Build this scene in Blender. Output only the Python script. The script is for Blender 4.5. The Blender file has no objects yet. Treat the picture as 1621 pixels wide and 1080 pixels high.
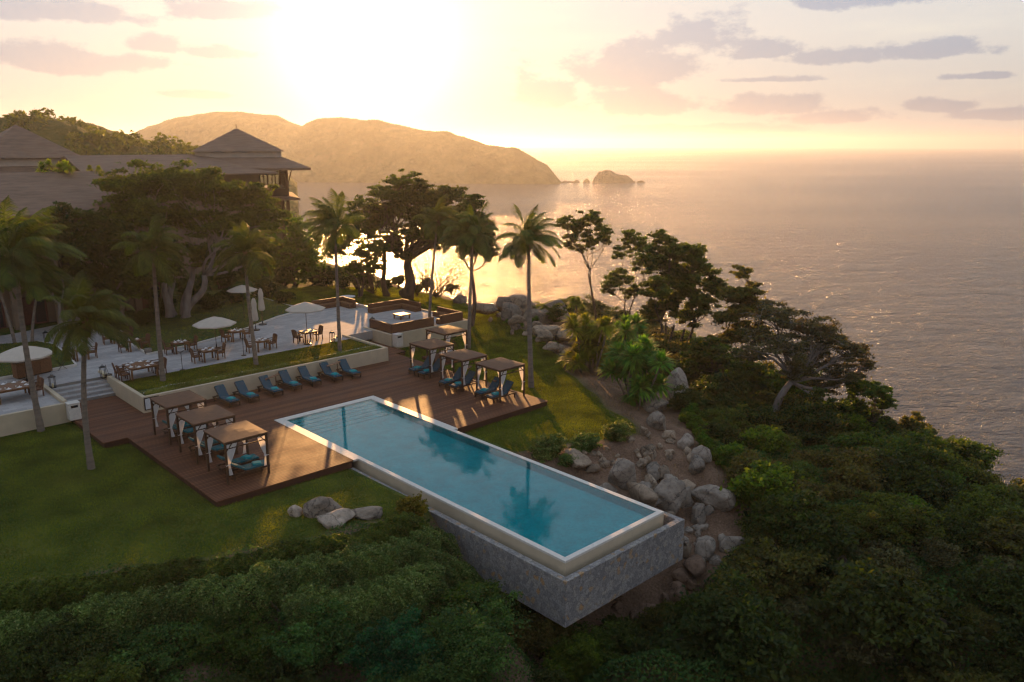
import bpy, bmesh, math, random
import numpy as np
from mathutils import Vector
R = math.radians
PI = math.pi
SC = bpy.context.scene
COL = SC.collection
rng = np.random.default_rng(7)
random.seed(7)

# ------------------------------------------------------------------ camera model (survey of the site)
H = 16.8; F = 1280.0; PITCH = math.atan(312 / 1280.0)
A1 = R(-43.4); A2 = A1 + PI / 2
CAMX, CAMY = -22.47, -20.55
FW = np.array([math.cos(A2), math.cos(A1)])          # horizontal forward
RT = np.array([math.sin(A2), math.sin(A1)])          # horizontal right
CAM = np.array([CAMX, CAMY, H])
def ray(u, v):
    du = (u - 810.5) / F; dv = (v - 540) / F
    y = math.cos(PITCH) - dv * math.sin(PITCH); z = -math.sin(PITCH) - dv * math.cos(PITCH)
    return np.array([RT[0] * du + FW[0] * y, RT[1] * du + FW[1] * y, z])
def W(u, v, z=0.0):
    r = ray(u, v); t = (z - H) / r[2]; return CAM + r * t
def atY(u, v, Y):
    r = ray(u, v); return CAM + r * ((Y - CAMY) / r[1])
def atX(u, v, X):
    r = ray(u, v); return CAM + r * ((X - CAMX) / r[0])
def hd(p):                                            # horizontal depth along the view axis
    return (p[0] - CAMX) * FW[0] + (p[1] - CAMY) * FW[1]
def atD(u, v, d):
    r = ray(u, v); return CAM + r * (d / (r[0] * FW[0] + r[1] * FW[1]))
def pxm(d): return F / (d * 1.03)

# ------------------------------------------------------------------ object helpers
def mesh_np(name, verts, faces_list, mats, matidx=None, smooth=False):
    me = bpy.data.meshes.new(name)
    verts = np.asarray(verts, dtype=np.float32)
    if isinstance(faces_list, np.ndarray): faces_list = [faces_list]
    lt = np.concatenate([np.full(len(f), f.shape[1], dtype=np.int32) for f in faces_list])
    idx = np.concatenate([f.ravel() for f in faces_list]).astype(np.int32)
    me.vertices.add(len(verts)); me.vertices.foreach_set('co', verts.ravel())
    me.loops.add(len(idx)); me.loops.foreach_set('vertex_index', idx)
    me.polygons.add(len(lt))
    st = np.concatenate([[0], np.cumsum(lt)[:-1]]).astype(np.int32)
    me.polygons.foreach_set('loop_start', st); me.polygons.foreach_set('loop_total', lt)
    if matidx is not None: me.polygons.foreach_set('material_index', np.asarray(matidx, dtype=np.int32))
    me.polygons.foreach_set('use_smooth', np.full(len(lt), bool(smooth)))
    for m in (mats if isinstance(mats, (list, tuple)) else [mats]): me.materials.append(m)
    me.update(calc_edges=True)
    return me
def link(name, me, parent=None, loc=None):
    o = bpy.data.objects.new(name, me); COL.objects.link(o)
    if parent is not None: o.parent = parent
    if loc is not None: o.location = [float(c) for c in loc]
    return o
def tag(o, label=None, cat=None, group=None, kind=None):
    if label: o['label'] = label
    if cat: o['category'] = cat
    if group: o['group'] = group
    if kind: o['kind'] = kind
    return o
def thing(name, label, cat, loc=(0, 0, 0), rz=0.0, group=None):
    o = bpy.data.objects.new(name, None); COL.objects.link(o)
    o.location = [float(c) for c in loc]; o.rotation_euler = (0, 0, rz); o.empty_display_size = 0.3
    return tag(o, label, cat, group)
def dup(root, loc, rz=0.0, label=None, group=None, sc=None):
    def cp(o, par):
        c = o.copy(); COL.objects.link(c)
        if par is not None: c.parent = par
        for ch in o.children: cp(ch, c)
        return c
    r = cp(root, None)
    r.location = [float(c) for c in loc]; r.rotation_euler = (0, 0, rz)
    if sc is not None: r.scale = (sc, sc, sc) if not isinstance(sc, (tuple, list)) else sc
    if label: r['label'] = label
    if group: r['group'] = group
    return r

class MB:
    """collects simple solids and links them as one mesh"""
    def __init__(s): s.v = []; s.f4 = []; s.f3 = []; s.n = 0
    def add(s, v, q=None, t=None):
        v = np.asarray(v, dtype=float)
        if q is not None and len(q): s.f4.append(np.asarray(q) + s.n)
        if t is not None and len(t): s.f3.append(np.asarray(t) + s.n)
        s.v.append(v); s.n += len(v); return s
    def box(s, x0, x1, y0, y1, z0, z1, bev=0.0):
        if bev > 0:
            b = min(bev, abs(x1 - x0) / 3, abs(y1 - y0) / 3, abs(z1 - z0) / 3)
            bm = bmesh.new(); bmesh.ops.create_cube(bm, size=1)
            for v in bm.verts:
                v.co = Vector(((x0 + x1) / 2 + v.co.x * (x1 - x0), (y0 + y1) / 2 + v.co.y * (y1 - y0), (z0 + z1) / 2 + v.co.z * (z1 - z0)))
            bmesh.ops.bevel(bm, geom=bm.edges[:], offset=b, segments=2, affect='EDGES', profile=0.6)
            return s.bm(bm)
        v = [(x, y, z) for z in (z0, z1) for (x, y) in ((x0, y0), (x1, y0), (x1, y1), (x0, y1))]
        q = [(0, 3, 2, 1), (4, 5, 6, 7), (0, 1, 5, 4), (1, 2, 6, 5), (2, 3, 7, 6), (3, 0, 4, 7)]
        return s.add(v, q)
    def bm(s, bm):
        bm.verts.ensure_lookup_table()
        for i, v in enumerate(bm.verts): v.index = i
        q = [[v.index for v in f.verts] for f in bm.faces if len(f.verts) == 4]
        t = []
        for f in bm.faces:
            vs = [v.index for v in f.verts]
            if len(vs) == 3: t.append(vs)
            elif len(vs) > 4:
                for k in range(1, len(vs) - 1): t.append([vs[0], vs[k], vs[k + 1]])
        s.add([tuple(v.co) for v in bm.verts], q, t); bm.free(); return s
    def beam(s, p, q, w, h=None, up=(0, 0, 1)):
        h = h or w
        p = np.array(p, float); q = np.array(q, float); d = q - p; L = np.linalg.norm(d); d /= L
        up = np.array(up, float)
        if abs(np.dot(up, d)) > 0.95: up = np.array([1.0, 0, 0])
        a = np.cross(d, up); a /= np.linalg.norm(a); b = np.cross(a, d)
        v = [e + a * sx * w / 2 + b * sy * h / 2 for e in (p, q) for (sx, sy) in ((-1, -1), (1, -1), (1, 1), (-1, 1))]
        return s.add(v, [(0, 3, 2, 1), (4, 5, 6, 7), (0, 1, 5, 4), (1, 2, 6, 5), (2, 3, 7, 6), (3, 0, 4, 7)])
    def tube(s, pts, rad, n=6, cap=True):
        pts = np.asarray(pts, float); m = len(pts)
        rad = np.broadcast_to(np.asarray(rad, float), (m,))
        tg = np.gradient(pts, axis=0); tg /= np.linalg.norm(tg, axis=1)[:, None] + 1e-9
        ref = np.array([0.0, 0, 1]) if abs(tg[:, 2]).mean() < 0.8 else np.array([1.0, 0, 0])
        a = np.cross(tg, ref); a /= np.linalg.norm(a, axis=1)[:, None] + 1e-9
        b = np.cross(tg, a)
        th = np.arange(n) * 2 * PI / n
        v = pts[:, None, :] + rad[:, None, None] * (a[:, None, :] * np.cos(th)[None, :, None] + b[:, None, :] * np.sin(th)[None, :, None])
        v = v.reshape(-1, 3)
        i = np.arange(m - 1)[:, None] * n; j = np.arange(n)[None, :]; j2 = (j + 1) % n
        q = np.stack([i + j, i + j2, i + n + j2, i + n + j], axis=-1).reshape(-1, 4)
        t = []
        if cap:
            c0 = len(v); v = np.vstack([v, pts[0], pts[-1]])
            for k in range(n):
                t.append((c0, (k + 1) % n, k)); t.append((c0 + 1, (m - 1) * n + k, (m - 1) * n + (k + 1) % n))
        return s.add(v, q, t)
    def lathe(s, prof, n=16, c=(0, 0, 0)):
        pr = np.array(prof, float); th = np.arange(n) * 2 * PI / n
        v = np.stack([np.outer(pr[:, 0], np.cos(th)) + c[0], np.outer(pr[:, 0], np.sin(th)) + c[1], np.repeat(pr[:, 1][:, None], n, 1) + c[2]], -1).reshape(-1, 3)
        m = len(pr); i = np.arange(m - 1)[:, None] * n; j = np.arange(n)[None, :]; j2 = (j + 1) % n
        return s.add(v, np.stack([i + j, i + j2, i + n + j2, i + n + j], -1).reshape(-1, 4))
    def prism(s, poly, z0, z1):
        """polygon (ccw) extruded; top and bottom triangulated"""
        from mathutils.geometry import tessellate_polygon
        n = len(poly); v = [(p[0], p[1], z0) for p in poly] + [(p[0], p[1], z1) for p in poly]
        tri = tessellate_polygon([[Vector((p[0], p[1], 0)) for p in poly]])
        q = [(i, (i + 1) % n, n + (i + 1) % n, n + i) for i in range(n)]
        t = []
        for a, b, c in tri:
            A, B, C = poly[a], poly[b], poly[c]
            if (B[0] - A[0]) * (C[1] - A[1]) - (B[1] - A[1]) * (C[0] - A[0]) < 0: b, c = c, b
            t.append((a + n, b + n, c + n)); t.append((a, c, b))
        return s.add(v, q, t)
    def build(s, name, mat, parent=None, loc=None, smooth=False, xf=None):
        v = np.vstack(s.v)
        if xf is not None: v = xf(v)
        fl = []
        if s.f4: fl.append(np.vstack(s.f4))
        if s.f3: fl.append(np.vstack(s.f3))
        return link(name, mesh_np(name, v, fl, mat, smooth=smooth), parent, loc)

# ------------------------------------------------------------------ materials
def nmat(name):
    m = bpy.data.materials.new(name); m.use_nodes = True
    nt = m.node_tree; nt.nodes.clear()
    out = nt.nodes.new('ShaderNodeOutputMaterial')
    return m, nt, out
def N(nt, t, **k):
    n = nt.nodes.new(t)
    for a, b in k.items():
        if a.startswith('i_'):
            key = a[2:]; key = int(key) if key.isdigit() else key.replace('_', ' ')
            n.inputs[key].default_value = b
        else: setattr(n, a, b)
    return n
def L(nt, a, b): nt.links.new(a, b)
def ramp(nt, stops, interp='LINEAR'):
    r = nt.nodes.new('ShaderNodeValToRGB'); e = r.color_ramp.elements; r.color_ramp.interpolation = interp
    while len(e) < len(stops): e.new(0.5)
    for x, (p, c) in zip(e, stops): x.position = p; x.color = (*c, 1) if len(c) == 3 else c
    return r
def noise_mat(name, cols, scale=4.0, detail=6, rough=0.8, bump=0.3, bscale=None, coord='Object', spec=0.3, stretch=(1, 1, 1), dist=0.02, rn=0.6):
    m, nt, out = nmat(name)
    tc = N(nt, 'ShaderNodeTexCoord'); mp = N(nt, 'ShaderNodeMapping'); mp.inputs['Scale'].default_value = stretch
    L(nt, tc.outputs[coord], mp.inputs[0])
    n1 = N(nt, 'ShaderNodeTexNoise', i_Scale=scale, i_Detail=detail, i_Roughness=rn); L(nt, mp.outputs[0], n1.inputs['Vector'])
    k = len(cols); r = ramp(nt, [(0.3 + 0.4 * i / max(1, k - 1), c) for i, c in enumerate(cols)]); L(nt, n1.outputs[0], r.inputs[0])
    p = N(nt, 'ShaderNodeBsdfPrincipled', i_Roughness=rough); p.inputs['Specular IOR Level'].default_value = spec
    L(nt, r.outputs[0], p.inputs['Base Color'])
    n2 = N(nt, 'ShaderNodeTexNoise', i_Scale=bscale or scale * 6, i_Detail=4); L(nt, mp.outputs[0], n2.inputs['Vector'])
    b = N(nt, 'ShaderNodeBump', i_Strength=bump, i_Distance=dist); L(nt, n2.outputs[0], b.inputs['Height']); L(nt, b.outputs[0], p.inputs['Normal'])
    L(nt, p.outputs[0], out.inputs[0])
    return m
def leaf_mat(name, c0, c1, trans=0.35, tcol=None, rough=0.6, spec=0.2, c2=None):
    m, nt, out = nmat(name)
    g = N(nt, 'ShaderNodeNewGeometry')
    st = [(0.0, c0), (0.8, c1), (1.0, c2 or c1)]
    r = ramp(nt, st); L(nt, g.outputs['Random Per Island'], r.inputs[0])
    tc = N(nt, 'ShaderNodeTexCoord'); n1 = N(nt, 'ShaderNodeTexNoise', i_Scale=0.55, i_Detail=2); L(nt, tc.outputs['Object'], n1.inputs['Vector'])
    hs = N(nt, 'ShaderNodeHueSaturation'); L(nt, r.outputs[0], hs.inputs['Color'])
    mr = N(nt, 'ShaderNodeMapRange'); mr.inputs['To Min'].default_value = 0.55; mr.inputs['To Max'].default_value = 1.45
    mr.inputs['From Min'].default_value = 0.3; mr.inputs['From Max'].default_value = 0.7
    L(nt, n1.outputs[0], mr.inputs['Value']); L(nt, mr.outputs[0], hs.inputs['Value'])
    oi = N(nt, 'ShaderNodeObjectInfo'); mh = N(nt, 'ShaderNodeMapRange'); mh.inputs['To Min'].default_value = 0.475; mh.inputs['To Max'].default_value = 0.515
    L(nt, oi.outputs['Random'], mh.inputs['Value']); L(nt, mh.outputs[0], hs.inputs['Hue'])
    p = N(nt, 'ShaderNodeBsdfPrincipled', i_Roughness=rough); p.inputs['Specular IOR Level'].default_value = spec
    L(nt, hs.outputs[0], p.inputs['Base Color'])
    t = N(nt, 'ShaderNodeBsdfTranslucent')
    mx = N(nt, 'ShaderNodeMix', data_type='RGBA', blend_type='MULTIPLY'); mx.inputs[0].default_value = 1.0
    L(nt, hs.outputs[0], mx.inputs[6]); mx.inputs[7].default_value = (*(tcol or (2.2, 1.9, 0.6)), 1)
    L(nt, mx.outputs[2], t.inputs[0])
    ms = N(nt, 'ShaderNodeMixShader'); ms.inputs[0].default_value = trans
    L(nt, p.outputs[0], ms.inputs[1]); L(nt, t.outputs[0], ms.inputs[2]); L(nt, ms.outputs[0], out.inputs[0])
    return m
def plain(name, c, rough=0.6, spec=0.4, metal=0.0, var=0.12, scale=8.0, bump=0.1):
    lo = tuple(x * (1 - var) for x in c); hi = tuple(min(1, x * (1 + var)) for x in c)
    m = noise_mat(name, [lo, hi], scale=scale, rough=rough, bump=bump, spec=spec)
    if metal: m.node_tree.nodes['Principled BSDF'].inputs['Metallic'].default_value = metal
    return m

M = {}
def make_deck_mat(name, c0, c1, gap=(0.01, 0.006, 0.004), axis=1, width=0.17):
    m, nt, out = nmat(name)
    tc = N(nt, 'ShaderNodeTexCoord'); sp = N(nt, 'ShaderNodeSeparateXYZ'); L(nt, tc.outputs['Object'], sp.inputs[0])
    d = N(nt, 'ShaderNodeMath', operation='DIVIDE'); L(nt, sp.outputs[axis], d.inputs[0]); d.inputs[1].default_value = width
    fl = N(nt, 'ShaderNodeMath', operation='FLOOR'); L(nt, d.outputs[0], fl.inputs[0])
    fr = N(nt, 'ShaderNodeMath', operation='FRACT'); L(nt, d.outputs[0], fr.inputs[0])
    wn = N(nt, 'ShaderNodeTexWhiteNoise', noise_dimensions='1D'); L(nt, fl.outputs[0], wn.inputs['W'])
    ns = N(nt, 'ShaderNodeTexNoise', i_Scale=0.5, i_Detail=8); L(nt, tc.outputs['Object'], ns.inputs['Vector'])
    av = N(nt, 'ShaderNodeMath', operation='MULTIPLY_ADD'); L(nt, wn.outputs[0], av.inputs[0]); av.inputs[1].default_value = 0.45
    s2 = N(nt, 'ShaderNodeMath', operation='MULTIPLY'); L(nt, ns.outputs[0], s2.inputs[0]); s2.inputs[1].default_value = 0.6
    L(nt, s2.outputs[0], av.inputs[2])
    r = ramp(nt, [(0.2, c0), (0.8, c1)]); L(nt, av.outputs[0], r.inputs[0])
    pp = N(nt, 'ShaderNodeMath', operation='PINGPONG'); L(nt, fr.outputs[0], pp.inputs[0]); pp.inputs[1].default_value = 0.5
    lt = N(nt, 'ShaderNodeMath', operation='LESS_THAN'); L(nt, pp.outputs[0], lt.inputs[0]); lt.inputs[1].default_value = 0.12
    mx = N(nt, 'ShaderNodeMix', data_type='RGBA'); L(nt, lt.outputs[0], mx.inputs[0]); L(nt, r.outputs[0], mx.inputs[6]); mx.inputs[7].default_value = (*gap, 1)
    p = N(nt, 'ShaderNodeBsdfPrincipled', i_Roughness=0.42); p.inputs['Specular IOR Level'].default_value = 0.22; L(nt, mx.outputs[2], p.inputs['Base Color'])
    rr = N(nt, 'ShaderNodeMapRange'); L(nt, ns.outputs[0], rr.inputs['Value']); rr.inputs['To Min'].default_value = 0.48; rr.inputs['To Max'].default_value = 0.85
    L(nt, rr.outputs[0], p.inputs['Roughness'])
    mi = N(nt, 'ShaderNodeMath', operation='MINIMUM'); L(nt, pp.outputs[0], mi.inputs[0]); mi.inputs[1].default_value = 0.1
    b = N(nt, 'ShaderNodeBump', i_Strength=0.8, i_Distance=0.05); L(nt, mi.outputs[0], b.inputs['Height']); L(nt, b.outputs[0], p.inputs['Normal'])
    L(nt, p.outputs[0], out.inputs[0]); return m
M['deck'] = make_deck_mat('deck_boards', (0.10, 0.036, 0.017), (0.21, 0.082, 0.038))
M['deck_side'] = plain('deck_fascia', (0.07, 0.026, 0.015), rough=0.6)
M['stucco'] = plain('cream_render', (0.52, 0.43, 0.30), rough=0.85, var=0.08, scale=1.5, bump=0.15)
M['coping'] = plain('pale_coping', (0.62, 0.58, 0.52), rough=0.5, var=0.1, scale=6)
M['patio'] = None
M['wood_dark'] = plain('dark_stained_wood', (0.075, 0.036, 0.018), rough=0.5, var=0.3, scale=20)
M['wood_brown'] = plain('warm_brown_wood', (0.17, 0.075, 0.03), rough=0.5, var=0.3, scale=16)
M['wicker'] = plain('brown_wicker', (0.13, 0.055, 0.025), rough=0.65, var=0.35, scale=60, bump=0.5)
M['canopy_top'] = plain('brown_roof_fabric', (0.15, 0.075, 0.04), rough=0.75, var=0.12, scale=3)
M['cushion'] = plain('slate_blue_cushion', (0.035, 0.075, 0.105), rough=0.85, var=0.12, scale=10)
M['teal'] = plain('teal_towel', (0.02, 0.27, 0.30), rough=0.9, var=0.15, scale=20)
M['teal_cushion'] = plain('teal_cushion', (0.02, 0.12, 0.14), rough=0.85, var=0.2, scale=10)
M['white'] = plain('white_linen', (0.78, 0.77, 0.76), rough=0.8, var=0.04)
M['metal'] = plain('dark_metal', (0.03, 0.028, 0.026), rough=0.4, spec=0.5, metal=0.6)
M['umbrella'] = plain('cream_canvas', (0.52, 0.45, 0.37), rough=0.85, var=0.06, scale=3)
M['glass'] = plain('dark_glass', (0.02, 0.022, 0.025), rough=0.08, spec=0.6)
M['paper'] = plain('sign_face', (0.55, 0.56, 0.57), rough=0.5)
M['candle'] = plain('cream_candle', (0.7, 0.6, 0.35), rough=0.5)
M['shingle'] = noise_mat('brown_shingles', [(0.15, 0.095, 0.065), (0.24, 0.16, 0.115)], scale=1.2, rough=0.85, bump=0.6, bscale=9, stretch=(0.5, 2.5, 2.5), dist=0.06)
M['plaster'] = plain('warm_plaster', (0.21, 0.15, 0.105), rough=0.85, scale=1)  # darkened so the colour carries the shade below the hotel eaves
M['plaster_light'] = plain('pale_fascia', (0.5, 0.42, 0.34), rough=0.8, scale=1)
M['redwood'] = plain('dark_red_door', (0.11, 0.03, 0.018), rough=0.5, var=0.3)
M['bark'] = noise_mat('grey_brown_bark', [(0.10, 0.075, 0.055), (0.22, 0.17, 0.13)], scale=3, rough=0.9, bump=0.8, bscale=14, stretch=(1, 1, 0.3))
M['bark_dark'] = noise_mat('dark_bark', [(0.05, 0.035, 0.025), (0.11, 0.08, 0.06)], scale=3, rough=0.9, bump=0.8, bscale=14, stretch=(1, 1, 0.3))
M['bark_pale'] = noise_mat('pale_grey_bark', [(0.15, 0.125, 0.11), (0.30, 0.255, 0.225)], scale=2, rough=0.85, bump=0.6, bscale=10, stretch=(1, 1, 0.3))
M['palm_trunk'] = noise_mat('palm_bark', [(0.12, 0.095, 0.075), (0.26, 0.21, 0.17)], scale=1.2, rough=0.9, bump=0.9, bscale=6, stretch=(0.5, 0.5, 3.0), dist=0.05)
M['fibre'] = plain('palm_fibre', (0.16, 0.085, 0.035), rough=0.9, var=0.4, scale=15)

# foliage
M['palm'] = leaf_mat('palm_leaf', (0.035, 0.065, 0.012), (0.08, 0.12, 0.02), 0.45, tcol=(2.2, 1.9, 0.5))
M['leaf_dark'] = leaf_mat('dark_leaf', (0.018, 0.036, 0.008), (0.05, 0.075, 0.014), 0.4)
M['leaf_mid'] = leaf_mat('mid_leaf', (0.03, 0.06, 0.01), (0.08, 0.12, 0.018), 0.45)
M['leaf_bright'] = leaf_mat('bright_leaf', (0.035, 0.09, 0.01), (0.11, 0.19, 0.018), 0.5)
M['leaf_olive'] = leaf_mat('olive_leaf', (0.045, 0.055, 0.015), (0.13, 0.13, 0.03), 0.45, c2=(0.14, 0.10, 0.03))
M['leaf_grey'] = leaf_mat('grey_twig_leaf', (0.05, 0.055, 0.022), (0.12, 0.115, 0.045), 0.35, tcol=(2.0, 1.7, 0.6))
M['leaf_hedge'] = leaf_mat('hedge_leaf', (0.04, 0.085, 0.016), (0.12, 0.18, 0.04), 0.3, c2=(0.24, 0.29, 0.11))  # palest leaves paint in the glints on the lit hedge tops
M['leaf_fore'] = leaf_mat('foreground_leaf', (0.018, 0.055, 0.012), (0.07, 0.14, 0.03), 0.35)
M['leaf_yellow'] = leaf_mat('yellow_leaf', (0.08, 0.09, 0.01), (0.20, 0.17, 0.02), 0.45)
M['leaf_teal'] = leaf_mat('blue_green_leaf', (0.01, 0.055, 0.02), (0.035, 0.13, 0.035), 0.4, tcol=(1.4, 1.9, 0.6))
M['dry'] = leaf_mat('dry_grass_blade', (0.10, 0.075, 0.03), (0.22, 0.17, 0.08), 0.3)
M['flower'] = leaf_mat('yellow_flower', (0.5, 0.33, 0.01), (0.7, 0.5, 0.02), 0.3)

def make_patio():
    m, nt, out = nmat('pale_travertine')
    tc = N(nt, 'ShaderNodeTexCoord'); mp = N(nt, 'ShaderNodeMapping'); L(nt, tc.outputs['Object'], mp.inputs[0])
    br = N(nt, 'ShaderNodeTexBrick', i_Scale=1.0); br.inputs['Mortar Size'].default_value = 0.006
    br.inputs['Brick Width'].default_value = 0.8; br.inputs['Row Height'].default_value = 0.4
    br.inputs['Color1'].default_value = (0.36, 0.345, 0.34, 1); br.inputs['Color2'].default_value = (0.45, 0.43, 0.42, 1); br.inputs['Mortar'].default_value = (0.27, 0.25, 0.23, 1)
    L(nt, mp.outputs[0], br.inputs['Vector'])
    ns = N(nt, 'ShaderNodeTexNoise', i_Scale=0.7, i_Detail=8); L(nt, tc.outputs['Object'], ns.inputs['Vector'])
    mx = N(nt, 'ShaderNodeMix', data_type='RGBA', blend_type='MULTIPLY'); mx.inputs[0].default_value = 0.6
    r = ramp(nt, [(0.3, (0.75, 0.75, 0.75)), (0.7, (1.05, 1.03, 1.0))]); L(nt, ns.outputs[0], r.inputs[0])
    L(nt, br.outputs['Color'], mx.inputs[6]); L(nt, r.outputs[0], mx.inputs[7])
    p = N(nt, 'ShaderNodeBsdfPrincipled', i_Roughness=0.8); p.inputs['Specular IOR Level'].default_value = 0.2; L(nt, mx.outputs[2], p.inputs['Base Color']); L(nt, p.outputs[0], out.inputs[0])
    return m
M['patio'] = make_patio()
def make_stone():
    m, nt, out = nmat('rubble_stone_cladding')
    tc = N(nt, 'ShaderNodeTexCoord'); ds = N(nt, 'ShaderNodeTexNoise', i_Scale=2.5, i_Detail=3); L(nt, tc.outputs['Object'], ds.inputs['Vector'])
    ad = N(nt, 'ShaderNodeVectorMath', operation='MULTIPLY_ADD'); L(nt, ds.outputs['Color'], ad.inputs[0]); ad.inputs[1].default_value = (0.25, 0.25, 0.25); L(nt, tc.outputs['Object'], ad.inputs[2])
    vo = N(nt, 'ShaderNodeTexVoronoi', i_Scale=5.0); L(nt, ad.outputs[0], vo.inputs['Vector'])
    ve = N(nt, 'ShaderNodeTexVoronoi', feature='DISTANCE_TO_EDGE', i_Scale=5.0); L(nt, ad.outputs[0], ve.inputs['Vector'])
    sp = N(nt, 'ShaderNodeSeparateColor'); L(nt, vo.outputs['Color'], sp.inputs[0])
    r = ramp(nt, [(0.0, (0.19, 0.18, 0.18)), (0.35, (0.24, 0.225, 0.215)), (0.7, (0.29, 0.275, 0.265)), (0.93, (0.32, 0.29, 0.25)), (0.99, (0.36, 0.22, 0.11))]); L(nt, sp.outputs[0], r.inputs[0])
    er = ramp(nt, [(0.0, (0.55, 0.55, 0.55)), (0.035, (1, 1, 1))]); L(nt, ve.outputs[0], er.inputs[0])
    mx = N(nt, 'ShaderNodeMix', data_type='RGBA', blend_type='MULTIPLY'); mx.inputs[0].default_value = 1; L(nt, r.outputs[0], mx.inputs[6]); L(nt, er.outputs[0], mx.inputs[7])
    n2 = N(nt, 'ShaderNodeTexNoise', i_Scale=14, i_Detail=6); L(nt, tc.outputs['Object'], n2.inputs['Vector'])
    m3 = N(nt, 'ShaderNodeMix', data_type='RGBA', blend_type='MULTIPLY'); m3.inputs[0].default_value = 1; r3 = ramp(nt, [(0.3, (0.6, 0.6, 0.6)), (0.7, (1.2, 1.2, 1.2))]); L(nt, n2.outputs[0], r3.inputs[0])
    L(nt, mx.outputs[2], m3.inputs[6]); L(nt, r3.outputs[0], m3.inputs[7])
    p = N(nt, 'ShaderNodeBsdfPrincipled', i_Roughness=0.8); L(nt, m3.outputs[2], p.inputs['Base Color'])
    b = N(nt, 'ShaderNodeBump', i_Strength=0.9, i_Distance=0.04); L(nt, er.outputs[0], b.inputs['Height']); 
    b2 = N(nt, 'ShaderNodeBump', i_Strength=0.5, i_Distance=0.03); L(nt, n2.outputs[0], b2.inputs['Height']); L(nt, b.outputs[0], b2.inputs['Normal']); L(nt, b2.outputs[0], p.inputs['Normal'])
    L(nt, p.outputs[0], out.inputs[0]); return m
M['stone'] = make_stone()
def make_rock(name, c):
    m, nt, out = nmat(name)
    tc = N(nt, 'ShaderNodeTexCoord'); oi = N(nt, 'ShaderNodeObjectInfo')
    ad = N(nt, 'ShaderNodeVectorMath', operation='ADD'); L(nt, tc.outputs['Object'], ad.inputs[0]); L(nt, oi.outputs['Location'], ad.inputs[1])
    n1 = N(nt, 'ShaderNodeTexNoise', i_Scale=0.9, i_Detail=8, i_Roughness=0.65); L(nt, ad.outputs[0], n1.inputs['Vector'])
    r = ramp(nt, [(0.28, tuple(x * 0.45 for x in c)), (0.45, tuple(x * 0.85 for x in c)), (0.6, c), (0.75, tuple(x * 1.25 for x in c))]); L(nt, n1.outputs[0], r.inputs[0])
    n2 = N(nt, 'ShaderNodeTexNoise', i_Scale=5, i_Detail=10, i_Roughness=0.7); L(nt, ad.outputs[0], n2.inputs['Vector'])
    hs = N(nt, 'ShaderNodeHueSaturation'); mr = N(nt, 'ShaderNodeMapRange'); mr.inputs['To Min'].default_value = 0.7; mr.inputs['To Max'].default_value = 1.2
    L(nt, oi.outputs['Random'], mr.inputs['Value']); L(nt, mr.outputs[0], hs.inputs['Value']); L(nt, r.outputs[0], hs.inputs['Color'])
    vc = N(nt, 'ShaderNodeTexVoronoi', feature='DISTANCE_TO_EDGE', i_Scale=0.9); dv = N(nt, 'ShaderNodeVectorMath', operation='MULTIPLY_ADD'); dv.inputs[1].default_value = (0.5, 0.5, 0.5); L(nt, n2.outputs['Color'], dv.inputs[0]); L(nt, ad.outputs[0], dv.inputs[2]); L(nt, dv.outputs[0], vc.inputs['Vector'])
    cr = ramp(nt, [(0.0, (0.35, 0.33, 0.32)), (0.03, (1, 1, 1))]); L(nt, vc.outputs[0], cr.inputs[0]); sp_ = ramp(nt, [(0.32, (0.6, 0.58, 0.55)), (0.5, (1, 1, 1)), (0.68, (1.2, 1.18, 1.12))]); L(nt, n2.outputs[0], sp_.inputs[0])
    k1 = N(nt, 'ShaderNodeMix', data_type='RGBA', blend_type='MULTIPLY'); k1.inputs[0].default_value = 1; L(nt, hs.outputs[0], k1.inputs[6]); L(nt, cr.outputs[0], k1.inputs[7])
    k2 = N(nt, 'ShaderNodeMix', data_type='RGBA', blend_type='MULTIPLY'); k2.inputs[0].default_value = 1; L(nt, k1.outputs[2], k2.inputs[6]); L(nt, sp_.outputs[0], k2.inputs[7])
    p = N(nt, 'ShaderNodeBsdfPrincipled', i_Roughness=0.85); p.inputs['Specular IOR Level'].default_value = 0.25; L(nt, k2.outputs[2], p.inputs['Base Color'])
    b = N(nt, 'ShaderNodeBump', i_Strength=0.7, i_Distance=0.12); L(nt, n2.outputs[0], b.inputs['Height']); L(nt, b.outputs[0], p.inputs['Normal'])
    L(nt, p.outputs[0], out.inputs[0]); return m
M['rock'] = make_rock('granite', (0.30, 0.25, 0.205))
M['rock_pale'] = make_rock('pale_tan_granite', (0.42, 0.34, 0.27))
M['rock_red'] = make_rock('reddish_granite', (0.25, 0.16, 0.11))
M['rock_warm'] = make_rock('warm_granite', (0.31, 0.235, 0.17))

M['palm_shrub'] = leaf_mat('palm_shrub_leaf', (0.045, 0.13, 0.02), (0.10, 0.25, 0.03), 0.45)
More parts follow.
